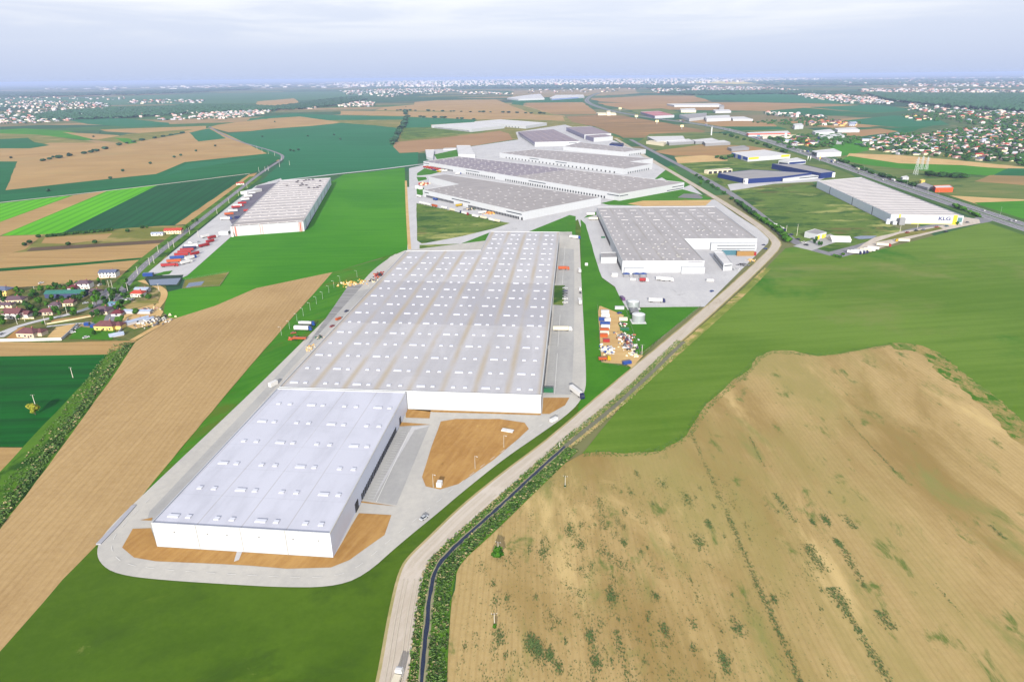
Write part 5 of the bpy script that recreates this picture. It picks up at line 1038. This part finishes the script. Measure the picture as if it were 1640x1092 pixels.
def car(px, hd, col, label, group=None, van=False, cat='car', sc=1.0):
    r = empty('van' if van else 'car', G(*px, .45), R(hd)); r.scale = (sc,)*3; tag(r, label, 'van' if van else cat, group); L_ = 5.4 if van else 4.4
    child('body', cached(('body', van, col), lambda: car_mb(L_, 2.0 if van else 1.8, van), PAINT[col]), r)
    if van: child('windscreen', cached(('vw',), lambda: MB().box((2.5, 0, 1.3), (.3, 1.7, .55)), M_GLASS), r)
    else: child('cabin', cached(('cabin',), cabin_mb, M_GLASS), r); child('roof', cached(('croof', col), lambda: MB().box((-.2, 0, 1.44), (1.7, 1.3, .07)), PAINT[col]), r)
    w_ = cached(('cwheel',), lambda: MB().tube((0, -.1, .32), (0, .1, .32), .32, 8), M_TYRE)
    for x in (-L_*.3, L_*.3):
        for y in (-.85, .85): child('wheel', w_, r, (x, y, 0))
    return r
def cont(px, hd, col, label, L_=6, W_=2.5, h=2.6, cat='container', group=None, name='container', ribs=True):
    r = empty(name, G(*px, .42), R(hd)); tag(r, label, cat, group)
    def f():
        mb = MB(); mb.box((0, 0, 0), (L_, W_, h))
        if ribs:
            n = int(L_/.6)
            for i in range(n):
                for s in (-1, 1): mb.box((-L_/2+(i+.5)*L_/n, s*(W_/2+.03), .15), (.25, .08, h-.3))
        return mb
    child('body', cached(('cont', col, L_, W_, h, ribs), f, PAINT[col]), r); child('door', cached(('cdoor', W_, h), lambda: MB().box((0, 0, .12), (.08, W_*.9, h-.24)), PAINT['grey']), r, (L_/2+.03, 0, 0)); return r
# lorries at the great warehouse
truck((901,529.5), -3, 'white', 'cream', 'cream trailer lorry backed up to the right hand docks of the great warehouse', L_=12.4)
truck((924,632), -65, 'navy', 'white', 'white trailer lorry with navy cab on the bend of the ring road')
truck((492,521), -5, 'blue', 'silver', 'silver tank lorry with blue cab, farther of the two in the left slots', kind='tank', L_=11); truck((486,529), -5, 'blue', 'white', 'white box lorry with blue cab, nearer of the two in the left slots', L_=12)
truck((480,544), -5, None, 'orange', 'orange flat trailer parked in the lowest left slot', L_=11, h=1.0, cat='trailer', name='trailer')
car((470,534), 20, 'orange', 'small orange car behind the tank lorries'); car((555,499), 60, 'navy', 'dark blue car on the left lane of the great warehouse'); car((542,512), 60, 'orange', 'orange van on the left lane of the great warehouse', van=True); car((532,523), 60, 'red', 'red car on the left lane of the great warehouse')
truck((903,432), -3, 'orange', 'orange', 'orange lorry parked between docks and car park of the great warehouse', L_=9); truck((921,382), -20, 'blue', 'white', 'white lorry with blue cab on the lawn end yard', L_=11)
for i, (y, c) in enumerate(((462,'silver'),(466.5,'navy'),(470.5,'black'),(474.5,'grey'),(479,'white'),(485,'white'))): car((905,y), 0, c, '%s car, %s in the parking row by the great warehouse' % (c, ('first','second','third','fourth','fifth','nearest')[i]), 'cars parked by the great warehouse', sc=1.1)
car((929,464), 90, 'white', 'white van on the right lane, ahead of the dark car', van=True); car((929.5,469.5), 90, 'black', 'dark car between white vehicles on the right lane'); truck((928.5,486), 90, None, 'white', 'white lorry body standing on the right lane behind the dark car', L_=9, cat='trailer', name='trailer'); truck((928,436), 90, 'white', 'white', 'white lorry on the right lane farthest from the camera', L_=7)
car((887,674), 45, 'white', 'white van driving on the ring road near the road bend', van=True); car((679,830), 50, 'silver', 'silver car on the ring road beside the grass strip')
cont((876.5,627), -3, 'green', 'green skip container beside the near end of the right docks', 8, 3, 2.6); cont((438,617), 60, 'white', 'white container at the corner where both new warehouses meet', 6, 2.6, 2.8)
cont((704,778), 80, 'white', 'little white cabin on the bare soil island', 3, 2.4, 2.6, 'cabin', name='cabin'); cont((813,690), -20, 'white', 'flat white slab stack on the bare soil island', 7, 3, .7, 'slab', name='slab', ribs=False); cont((939,425), 0, 'white', 'white kiosk alone on the long green strip', 3, 2.5, 2.6, 'kiosk', name='kiosk')
truck((635,1095), 80, 'white', 'cream', 'white tipper lorry on the gravel road at the bottom', L_=6.5, h=1.3, cat='tipper lorry')
# yard of the stepped warehouse
truck((946,345), 0, None, 'white', 'white trailer at the upper left docks of the stepped warehouse, farther one', L_=12, cat='trailer', name='trailer'); truck((950,352.5), 0, None, 'cream', 'cream trailer at the upper left docks of the stepped warehouse, nearer one', L_=13, cat='trailer', name='trailer'); cont((966,381), 0, 'green', 'small green skip along the left docks of the stepped warehouse', 5, 2.5, 1.6, 'skip', name='skip')
truck((1052,484), -8, 'navy', 'white', 'white articulated lorry with navy cab crossing the pale yard', L_=12); car((997,480), 100, 'purple', 'white and purple van at the left edge of the pale yard', van=True, sc=1.4); car((1014,449), -20, 'white', 'white van beside the grassy island in the pale yard', van=True); truck((1031,451), -5, 'white', 'red', 'red and white lorry below the blue canopies', L_=6)
truck((1057,449), -8, 'white', 'white', 'small white lorry in front of the white facade', L_=5); truck((1069,450), -14, 'white', 'white', 'longer white lorry in front of the white facade', L_=9); car((1137,451), -5, 'white', 'white van by the right grass triangle of the yard', van=True, sc=1.3); car((1140,467), 40, 'blue', 'blue car at the lower grass triangle of the yard')
car((1223,393), 150, 'navy', 'navy car at the right corner of the stepped warehouse, farther one'); car((1226,399), 150, 'blue', 'blue car at the right corner of the stepped warehouse, nearer one')
cont((1170,408), -2, 'teal', 'long blue container stack behind the white office block', 20, 3, 5.2); cont((1193,409.5), -2, 'ochre', 'long ochre container stack beside the blue stack', 19, 3, 5.2); cont((1206,409), -2, 'red', 'small dark red container at the end of the ochre stack', 6, 3, 4)
def canopy_thing(px, label):
    r = empty('parasol_canopy', G(*px, .42), 0); tag(r, label, 'canopy', 'blue canopies'); mb = MB(); mb.box((0, 0, 3.2), (7, 5, .15)); mb.box((0, 0, 3.34), (6.9, 4.9, .9), taper=.15); mb.build('cover', PAINT['blue'], r)
    for x in (-3, 3):
        for y in (-2, 2): MB().cyl((x, y, 0), .12, 3.3, 6).build('post', M_CHAS, r)
for x, l in ((1003,'left'), (1019,'middle'), (1030,'right')): canopy_thing((x, 443), 'blue canopy in front of the stepped warehouse, %s one of three' % l)
cont((984,442), 0, 'white', 'white gatehouse on the grass islet left of the blue canopies', 6, 4, 3, 'gatehouse', name='gatehouse', ribs=False)
def tank(px, r_, h, label, group):
    o = empty('storage_tank', G(*px, .4)); tag(o, label, 'tank', group); mb = MB(); mb.cyl((0, 0, 0), r_, h, 28)
    for i in range(5): mb.cyl((0, 0, h*(i+.5)/5.2), r_+.05, .12, 28)
    mb.build('shell', mat('tank_steel', (186, 194, 200), .35, .1, metal=.3), o); t = MB(); t.cyl((0, 0, h), r_+.15, .9, 28, .6); t.build('roof', mat('tank_roof', (226, 230, 232), .4, .05), o); b = MB(); b.box((0, 0, -.2), (r_*2.3, r_*2.3, .3)); b.build('base', M_TRIM, o); MB().box((r_+.2, 0, 0), (.5, .7, h)).build('ladder', M_CHAS, o)
tank((1014,493), 4.9, 6.2, 'round silver storage tank behind the pump house', 'silver storage tanks'); tank((1022,515), 5.2, 6.6, 'round silver storage tank in front of the pump house', 'silver storage tanks'); cont((1015,501), 90, 'grey', 'grey pump house between the two silver tanks', 9, 7, 3.4, 'pump house', name='pump_house', ribs=False)
# storage yard beside the tanks
S('yard', [(957,491),(1000,490),(1022,568),(1030,570),(1012,590),(1003,584),(963,581)], m_sand, .3, z=.4)
for (x, y, c, L_, l) in ((969,501,'silver',7,'silver site cabin, topmost of the left row in the storage yard'),(969.5,507,'white',7,'white site cabin below the silver one in the storage yard'),(965,513,'blue',6,'blue container at the left fence of the storage yard'),(973,514,'white',5,'white container beside the blue one in the storage yard'),(969,520,'blue',8,'long blue container in the left row of the storage yard'),(969.5,525,'white',7,'white container below the long blue one in the storage yard'),(968,530,'orange',7,'orange container, upper of the orange ones in the storage yard'),(968,535,'cream',7,'cream container between orange ones in the storage yard'),(967,539,'orange',6,'orange container below the cream one in the storage yard'),(971,547,'red',5,'red skip low in the left row of the storage yard'),(992,495,'silver',8,'open silver shed at the top right of the storage yard'),(998,513,'cream',7,'cream container in the right row of the storage yard'),(1000,529,'green',7,'green skip between scrap heaps in the storage yard')):
    cont((x, y), -4, c, l, L_, 2.6, 2.2 if 'skip' in l else 2.6)
car((992,502), 30, 'blue', 'blue car below the open silver shed'); car((1004,583), 20, 'blue', 'blue and white van at the gate of the storage yard', van=True, sc=1.2); truck((968,577), 5, 'yellow', 'orange', 'yellow lorry in the lower left corner of the storage yard', L_=6, h=1.4)
def heap(px, r_, n, cols, label, sz=.8, h=1.2, sx=1.0, sy=1.0, cat='heap', name='scrap_heap'):
    rnd = random.Random(int(px[0]*7+px[1])); mb = MB(); p = G(*px, .35)
    for i in range(n):
        x, y = rnd.gauss(0, .5)*r_*sx, rnd.gauss(0, .5)*r_*sy; d = math.hypot(x/sx, y/sy)/r_; s = sz*rnd.uniform(.5, 1.5)
        mb.box((p.x+x, p.y+y, max(.36, .36+h*(1-d)*rnd.random())), (s*rnd.uniform(.6, 2), s, s*rnd.uniform(.4, 1)), rnd.uniform(0, 3), rnd.uniform(.5, 1), mi=rnd.randrange(len(cols)))
    return tag(mb.build(name, [(PL.get(c) if c in ('cream', 'white', 'ochre') else None) or PAINT.get(c) or PL.get(c) or _M[c] for c in cols]), label, cat)
JC = ['white', 'grey', 'silver', 'dark', 'orange', 'cream', 'purple']
heap((1002,541), 7, 90, JC, 'mixed scrap heap below the green skip in the storage yard', 1.1, 1.6, .9, 1.6); heap((1008,556), 7, 110, JC, 'mixed pale scrap heap near the right fence of the storage yard', 1.0, 1.5, .9, 1.7); heap((970,562), 6, 70, ['white', 'silver', 'blue', 'cream'], 'white and silver scrap heap in the left row of the storage yard', 1.1, 1.3, .8, 1.5); heap((997,520), 4, 30, ['red', 'grey', 'white', 'dark'], 'small rusty heap above the green skip', .9, 1.2); heap((1014,568), 4, 40, ['white', 'grey', 'cream'], 'rubble heap at the sharp corner of the storage yard', .8, 1)
heap((497,558), 3.2, 60, ['cream', 'beige', 'ochre'], 'heap of tan rubble on the left lane of the great warehouse', .7, .8, .9, 2.2, name='rubble_heap'); heap((511,541), 3, 40, ['beige', 'green', 'dark'], 'heap of greenish debris on the left lane of the great warehouse', .7, .8, .9, 1.8, name='rubble_heap'); heap((565,454), 9, 90, ['ochre', 'cream', 'yellow'], 'long heap of yellow sand bags beside the left slots', 1.0, 1.4, 1.7, 1.2, name='sand_heap'); heap((606,441), 5, 60, ['orange', 'red', 'dark'], 'heap of rusty orange formwork at the far left corner of the great warehouse', 1.2, 1.3, .8, 2, name='formwork_heap'); heap((599,450), 4, 30, ['dark', 'grey', 'cream'], 'heap of grey pallets before the rusty formwork', 1.1, 1.2, name='pallet_heap'); heap((468,543), 3, 25, ['orange', 'dark'], 'heap of orange pipes behind the flat trailer', 1.0, .8, name='pipe_heap')
heap((1190,425), 6, 60, ['dark', 'grey'], 'dark gravel heap in the triangular yard', .8, 1.6, 1.3, 1, name='gravel_heap'); heap((1202,417), 4, 40, ['brown', 'ochre'] if 'brown' in PL else ['ochre', 'beige'], 'brown earth heap at the end of the ochre stack', .9, 1.4, name='earth_heap'); heap((1178,432), 5, 40, ['grey', 'silver'], 'pale gravel heap in front of the dark one', .6, .7, 1.6, 1, name='gravel_heap')
heap((247,514), 8, 120, ['white', 'grey', 'cream', 'dark'], 'rubble heaps beside the slanting silver shed', 1.0, 1.1, 1.6, 1.8, name='rubble_heap'); heap((238,497), 6, 60, ['grey', 'cream', 'red'], 'rubble heap behind the long silver roofed shed', 1.0, 1.0, 1.6, 1.2, name='rubble_heap')
heap((678,295), 12, 60, ['orange', 'red', 'cream'], 'heap of orange pallets before the linked warehouses', 2.2, 2.0, .8, 1.2, name='pallet_heap'); heap((753,335.5), 8, 50, ['beige', 'green', 'dark'], 'heap of pale green bales at the front docks', 1.6, 1.6, name='bale_heap'); heap((785,342), 9, 60, ['orange', 'ochre'], 'heap of orange crates at the front docks', 1.6, 1.6, name='crate_heap')
cont((691,290.5), 60, 'blue', 'blue container at the notch of the front taupe roof', 12, 6, 5); cont((668.5,302), 0, 'silver', 'silver water tank block on the small lawn, left one', 7, 7, 6, 'water tank', name='water_tank', ribs=False); cont((674,303), 0, 'white', 'white water tank block on the small lawn, right one', 7, 6, 5, 'water tank', name='water_tank', ribs=False)
# trailers along the rough grass triangle
for x, y, c, k in ((676,327,'white',None),(685,329,'white',None),(696,331.5,'orange',None),(711,334.5,'white',None),(725,338,'cream',None),(734,340.5,'silver','navy'),(745,343.5,'white','red'),(761,348,'white',None),(774,350.5,'cream',None),(788,354,'white',None),(795,355.5,'cream',None)):
    truck((x, y), -51, k, c, '%s trailer parked in the row along the rough grass triangle' % c, 'trailers along the rough grass triangle', L_=13, cat='trailer', name='trailer')
for x, y, c, k, l in ((736,330.5,'yellow','navy','yellow lorry at the front docks'),(697,321,'blue',None,'blue trailer at the front docks'),(773,342,'white','white','white lorry at the front docks beside the orange crates'),(671,316,'white',None,'white trailer at the left end of the front docks'),(734,279.5,'white','blue','white lorry with blue cab between the two longest warehouses')):
    truck((x, y), 40 if k else -51, k, c, l, L_=11, cat='lorry')
for i, (x, y, c) in enumerate(((682,268.7,'red'),(686,269.6,'orange'),(690,270.4,'red'),(694,271.2,'red'),(698,272,'orange'),(702,272.8,'red'),(707,274.3,'cream'),(712,275.3,'white'))): truck((x, y), -140, None, c, '%s trailer backed up to the docks at the left end of the longest warehouse' % c, 'trailers at the longest warehouse', L_=13, cat='trailer', name='trailer')
truck((703,276), -50, 'yellow', 'yellow', 'yellow lorry before the row of red trailers', L_=9); truck((695,273.5), -50, 'navy', 'purple', 'purple lorry before the row of red trailers', L_=9)
# yard of the distribution hall
for i, (x, y, c, k) in enumerate(((272.5,427,'red','red'),(279,420.5,'orange',None),(284,415,'blue',None),(291,410,'red',None),(296,406,'red',None),(300,402.5,'red',None),(304,399.5,'navy',None),(307,396,'white',None))):
    truck((x, y), 12, k, c, '%s trailer in the herringbone row beside the left road' % c, 'trailers in the herringbone row', L_=15, cat='trailer', name='trailer')
for x, y, c, k in ((299,422,'white','white'),(306,415,'white','blue'),(312.5,408.5,'red',None),(327.5,395,'red','red'),(337,388.5,'red',None),(341,382,'red','white'),(329,380.5,'white',None)):
    truck((x, y), 62, k, c, '%s lorry on the lane between the row of trailers and the green crop' % c, 'lorries on the hall lane', L_=11, cat='lorry')
for x, y, c, k in ((362.5,352,'white','blue'),(367,344.5,'orange',None),(373.5,339.5,'white',None),(378,333.5,'red',None),(382,331,'white','red'),(388,327,'red',None),(393,321,'white',None),(398,316,'white',None),(403,311,'silver',None)):
    truck((x, y), 20, k, c, '%s trailer in the upper row opposite the hall docks' % c, 'trailers opposite the hall docks', L_=13, cat='trailer', name='trailer')
truck((396,339), 10, None, 'red', 'red trailer at the hall docks', L_=10, cat='trailer', name='trailer'); cont((380.5,350), 20, 'navy', 'dark navy container before the hall docks', 8, 5, 4); cont((403,309), 70, 'white', 'long white canopy roof over the upper hall yard', 40, 14, 5, 'canopy', name='yard_canopy', ribs=False); cont((238,442), 5, 'blue', 'blue gatehouse between the left road and pond', 10, 4, 3.4, 'gatehouse', name='gatehouse'); cont((360,375), 3, 'white', 'low white block with red band at the left corner of the hall', 12, 8, 4, 'building', name='lodge', ribs=False)
car((318,388), 60, 'silver', 'silver car parked above the herringbone row'); car((305,390), 10, 'white', 'white car parked above the herringbone row', sc=1.2)
# by the lettered hall
for x, y, c, k in ((1368,406.5,'white','navy'),(1374,406,'white','navy'),(1379,405,'silver','navy'),(1386,403.5,'cream',None),(1392,402.5,'white',None),(1398,400,'white',None)): truck((x, y), -25, k, c, '%s trailer in the lorry park below the pond' % c, 'lorries in the park below the pond', L_=12, cat='lorry')
truck((1415,394.5), -20, 'red', 'cream', 'cream trailer with red cab in the lorry park'); truck((1445,387.5), 165, 'yellow', 'cream', 'cream trailer with yellow cab in the lorry park')
for i, (x, y, c) in enumerate(((1240,361,'white'),(1246,364.5,'white'),(1251,367,'white'),(1254,369.5,'navy'))): car((x, y), 130, c, '%s van parked on the side road by the hedge' % c, 'vans on the side road', van=True, sc=1.3)
for x, y, c in ((1267,376.5,'navy'),(1278,384,'black'),(1287,389,'white'),(1291,393,'black')): car((x, y), 130, c, '%s car driving on the side road near the white office' % c, 'cars on the side road', sc=1.3)
for x, y, c in ((1453,373,'red'),(1467,370,'black'),(1479,369,'grey'),(1500,364.5,'orange'),(1516,363,'teal'),(1538,361,'white'),(1549,357,'grey'),(1515,372,'black')): car((x, y), 20, c, '%s car parked before the lettered hall' % c, 'cars before the lettered hall', sc=1.3)
# traffic on the motorway
rt = random.Random(8); PH = smooth([G(*p) for p in HW[:11]], 2); cs = [0]
for a, b in zip(PH, PH[1:]): cs.append(cs[-1]+(b-a).length)
for i in range(64):
    d = rt.uniform(40, cs[-1]*.82)*(.35+.65*rt.random()); k = max(j for j in range(len(cs)-1) if cs[j] <= d); a, b = PH[k], PH[k+1]; t_ = (b-a).normalized(); n_ = Vector((-t_.y, t_.x, 0)); s_ = rt.choice((-1, 1)); p = a+t_*(d-cs[k])+n_*s_*rt.choice((5.2, 9.5, 13)); hd = math.degrees(math.atan2(t_.y, t_.x)) + (0 if s_ < 0 else 180); c = rt.choice(('white', 'white', 'silver', 'black', 'navy', 'grey', 'red'))
    if rt.random() < .3:
        o = truck((820, 546), hd, rt.choice(('white', 'blue', 'red')), rt.choice(('white', 'cream', 'silver', 'blue')), 'lorry with box trailer driving on the motorway', 'lorries on the motorway', cat='lorry')
    else: o = car((820, 546), hd, c, '%s car driving on the motorway' % c, 'cars on the motorway', sc=1.25)
    o.location = (p.x, p.y, .75)
# ------------------------------------------------------------------ poles, lamps, pylons, boards
M_POLE = mat('pole_concrete', (226, 222, 210), .8, .05); M_STEEL = mat('pylon_steel', (206, 212, 214), .6, .05)
def pole(px, h, label, group=None, r_=.22, arm=True, name='utility_pole', cat='pole'):
    o = empty(name, G(*px, .1), R(rs.uniform(-20, 20))); tag(o, label, cat, group); mb = MB(); mb.tube((0, 0, 0), (0, 0, h), r_, 7, r_*.6); mb.build('shaft', M_POLE, o)
    if arm:
        mb = MB(); mb.box((0, 0, h*.93), (1.8, .14, .14)); mb.build('crossarm', M_CHAS, o)
        for x in (-1, 0, 1): MB().cyl((x, 0, h*.93+.18), .09, .35, 6).build('insulator', M_TRIM, o)
    return o
def lamp(px, h, label, group, rot=0):
    o = empty('street_lamp', G(*px, .4), R(rot)); tag(o, label, 'street lamp', group); MB().tube((0, 0, 0), (0, 0, h), .09, 6, .05).build('shaft', M_STEEL, o); MB().tube((0, 0, h-.1), (1.4, 0, h+.1), .06, 5).build('bracket', M_STEEL, o); MB().box((1.6, 0, h+.02), (.9, .3, .14)).build('lamp_head', M_TRIM, o)
pole((905,781), 7, 'pale pole in the ploughed field, farthest of the three', r_=.14); pole((798,890), 7.5, 'pale pole rising behind the round green bush in the ploughed field', r_=.14); pole((792,1005), 7, 'pale pole in the ploughed field, nearest to the camera', r_=.14)
for x, y in ((205,467),(221,440),(240,425),(247,422),(254,405),(271,399),(279,397),(318,380),(304,375),(348,343),(367,326),(382,314),(396,302)): pole((x, y), 9, 'pale utility pole along the left road', 'poles along the left road', .25)
for x, y in ((412,240),(420,244),(430,247),(440,250),(451,257),(415,276),(425,275),(430,274),(464,265),(448,268)): pole((x, y), 11, 'thin pale pole along the far bend of the left road', 'poles at the far road bend', .3, False)
for x, y in ((117,605),(57,650)): pole((x, y), 8, 'pale pole in the dark green field, %s' % ('on open crop' if x > 100 else 'behind the yellow green tree'))
for x, y in ((28,520),(73,520),(108,504),(40,515),(175,461),(180,461),(149,488),(176,483),(255,467),(57,471)): pole((x, y), 8, 'pale utility pole between the village houses', 'poles in the near village', .2)
for x, y in ((451,537),(464,527),(476,515),(486,506),(497,497),(507,487),(517,479),(527,469),(535,461),(545,453),(572,444)): lamp((x, y), 7, 'thin white lamp post in the green verge left of the great warehouse', 'lamp posts in the left verge', 180)
for x, y in ((807,717),(761,751),(694,781)): lamp((x, y), 8, 'white lamp post at the rim of the bare soil island', 'lamp posts on the soil island', -40)
pole((1028,568), 8, 'pale pole at the sharp corner of the storage yard', None, .2); pole((896,717), 4, 'short leaning post beside the ditch', None, .15, False)
for i, (x, y) in enumerate(((1259,372),(1277,370),(1276,378),(1441,372),(1469,366))): pole((x, y), 9, 'pale pole in rough grass beside the side road', 'poles by the side road', .25)
for x, y in ((1383,277),(1418,290),(1452,300),(1486,312),(1502,318),(1340,258),(1297,250),(1601,347)): lamp((x, y), 13, 'tall lamp mast on the motorway verge', 'lamp masts on the motorway', 90)
def pylon(px, h, label, group):
    o = empty('pylon', G(*px, .1), R(15)); tag(o, label, 'pylon', group); mb = MB(); b = h*.09
    for sx, sy in ((-1, -1), (1, -1), (1, 1), (-1, 1)): mb.tube((sx*b, sy*b, 0), (sx*.5, sy*.5, h), .3, 4)
    for i in range(8):
        z0, z1 = h*i/8, h*(i+1)/8; w0, w1 = b+(.5-b)*i/8, b+(.5-b)*(i+1)/8
        for s in (-1, 1): mb.tube((-w0, s*w0, z0), (w1, s*w1, z1), .14, 4); mb.tube((s*w0, -w0, z0), (s*w1, w1, z1), .14, 4); mb.tube((w0, s*w0, z0), (-w1, s*w1, z1), .14, 4)
    mb.build('mast', M_STEEL, o)
    for z, w_ in ((.72, 6), (.86, 5)): q = MB(); q.tube((-w_, 0, h*z), (w_, 0, h*z), .28, 4); q.tube((-w_, 0, h*z), (0, 0, h*(z+.06)), .16, 4); q.tube((w_, 0, h*z), (0, 0, h*(z+.06)), .16, 4); q.build('crossarm', M_STEEL, o)
pylon((1466,280), 34, 'grey lattice pylon beyond the motorway, left and nearest of three', 'lattice pylons'); pylon((1475,272), 28, 'grey lattice pylon beyond the motorway, middle of three', 'lattice pylons'); pylon((1483,272), 26, 'grey lattice pylon beyond the motorway, right of three', 'lattice pylons')
def board(px, w_, h, z, label):
    o = empty('billboard', G(*px, .1), R(-10)); tag(o, label, 'billboard', 'billboards in the brown field'); MB().cyl((0, 0, 0), .8, z, 8).build('post', M_STEEL, o); MB().box((0, 0, z-.1), (w_, 1.2, h)).build('board', mat('board_cream', (250, 236, 176), .6, .04), o)
board((1019,191), 14, 9, 9, 'cream billboard in the brown field, farthest of three'); board((1052,199), 13, 8, 8, 'cream billboard in the brown field, middle of three'); board((1092,207), 12, 7, 8, 'cream billboard in the brown field, nearest of three'); board((993,178), 16, 9, 10, 'cream billboard right of the motorway station')
o = empty('sign_tower', G(1139,217, .1)); tag(o, 'tall grey sign tower beside the motorway', 'sign tower'); MB().box((0, 0, 0), (3.6, 2.4, 26)).build('shaft', M_STEEL, o); MB().box((0, 0, 25.9), (4.2, 3, 3)).build('head', M_HVAC, o)
for x, y, l in ((1293,258,'left'),(1297,258,'middle'),(1312,258.5,'right')):
    o = empty('flag_pole', G(x, y, .1)); tag(o, 'white banner mast by the retail halls, %s one' % l, 'flag pole', 'banner masts'); MB().tube((0, 0, 0), (0, 0, 12), .25, 6).build('shaft', M_STEEL, o); MB().box((.9, 0, 5), (1.6, .15, 6.5)).build('banner', M_TRIM if l != 'right' else M_YEL, o)
# blue water tanks and small things in the village
for x, y, c in ((140,521,'farther'), (150,524,'nearer')): cont((x, y), 0, 'blue', 'small blue water tank by the pale yellow house, %s one' % c, 4, 3, 2.6, 'water tank', name='water_tank', ribs=False)
for x, y, c in ((124,526,'silver'),(116,533,'white'),(138,541,'white'),(2,536,'silver'),(198,481,'silver'),(205,480,'white'),(212,480,'white'),(137,486,'silver'),(66,454,'white'),(160,457,'white')): car((x, y), rs.uniform(0, 90), c, '%s car parked among the village houses' % c, 'cars in the near village', sc=1.1)
for P_, l in (([(957,491),(963,582),(1004,588)], 'left hand fence of the storage yard'), ([(1000,490),(1026,570)], 'right hand fence of the storage yard'), ([(1000,492),(1122,492),(1024,572)], 'wire fence round the green triangle by the tanks')): fence('fence', P_, 1.7, l)
# dock bay lines on the yards
for e_, (s_, u0, u1, n, dx) in enumerate(((A, .30, .80, 27, 22), (B, .60, .95, 45, 18), (B, .06, .21, 23, 18), (B, .24, .40, 23, 18))):
    a, b = s_.P[1], s_.P[2]; t_ = (b-a); nr = Vector((t_.y, -t_.x)).normalized(); mb = MB(); q_ = t_.normalized()*.09
    for i in range(n+1):
        p = a+t_*(u0+(u1-u0)*i/n)+nr*2.6; r_ = p+nr*3.2; mb.add([((p-q_).x, (p-q_).y, .56), ((r_-q_).x, (r_-q_).y, .56), ((r_+q_).x, (r_+q_).y, .56), ((p+q_).x, (p+q_).y, .56)], [(0, 1, 2, 3)])
    p, r_ = a+t_*u0+nr*7.4, a+t_*u1+nr*7.4; m2 = nr*.14; mb.add([((p-m2).x, (p-m2).y, .56), ((p+m2).x, (p+m2).y, .56), ((r_+m2).x, (r_+m2).y, .56), ((r_-m2).x, (r_-m2).y, .56)], [(0, 1, 2, 3)])
    o = mb.build('bay_markings', M_TRIM); o.matrix_world = s_.root.matrix_world if False else Matrix.Translation((s_.o.x, s_.o.y, .1)) @ Matrix.Rotation(s_.rz, 4, 'Z'); tag(o, kind='structure')
# ------------------------------------------------------------------ haze over the plain
hm = bpy.data.materials.new('haze'); hm.use_nodes = True; t = hm.node_tree; t.nodes.clear()
pv = t.nodes.new('ShaderNodeVolumePrincipled'); ho = t.nodes.new('ShaderNodeOutputMaterial'); t.links.new(pv.outputs[0], ho.inputs['Volume'])
pv.inputs['Color'].default_value = (.48, .6, .92, 1); pv.inputs['Density'].default_value = HAZE; pv.inputs['Anisotropy'].default_value = 0
hb = MB(); hb.box((0, 40000, -1.5), (130000, 100000, 206.5)); tag(hb.build('haze', hm), kind='stuff')
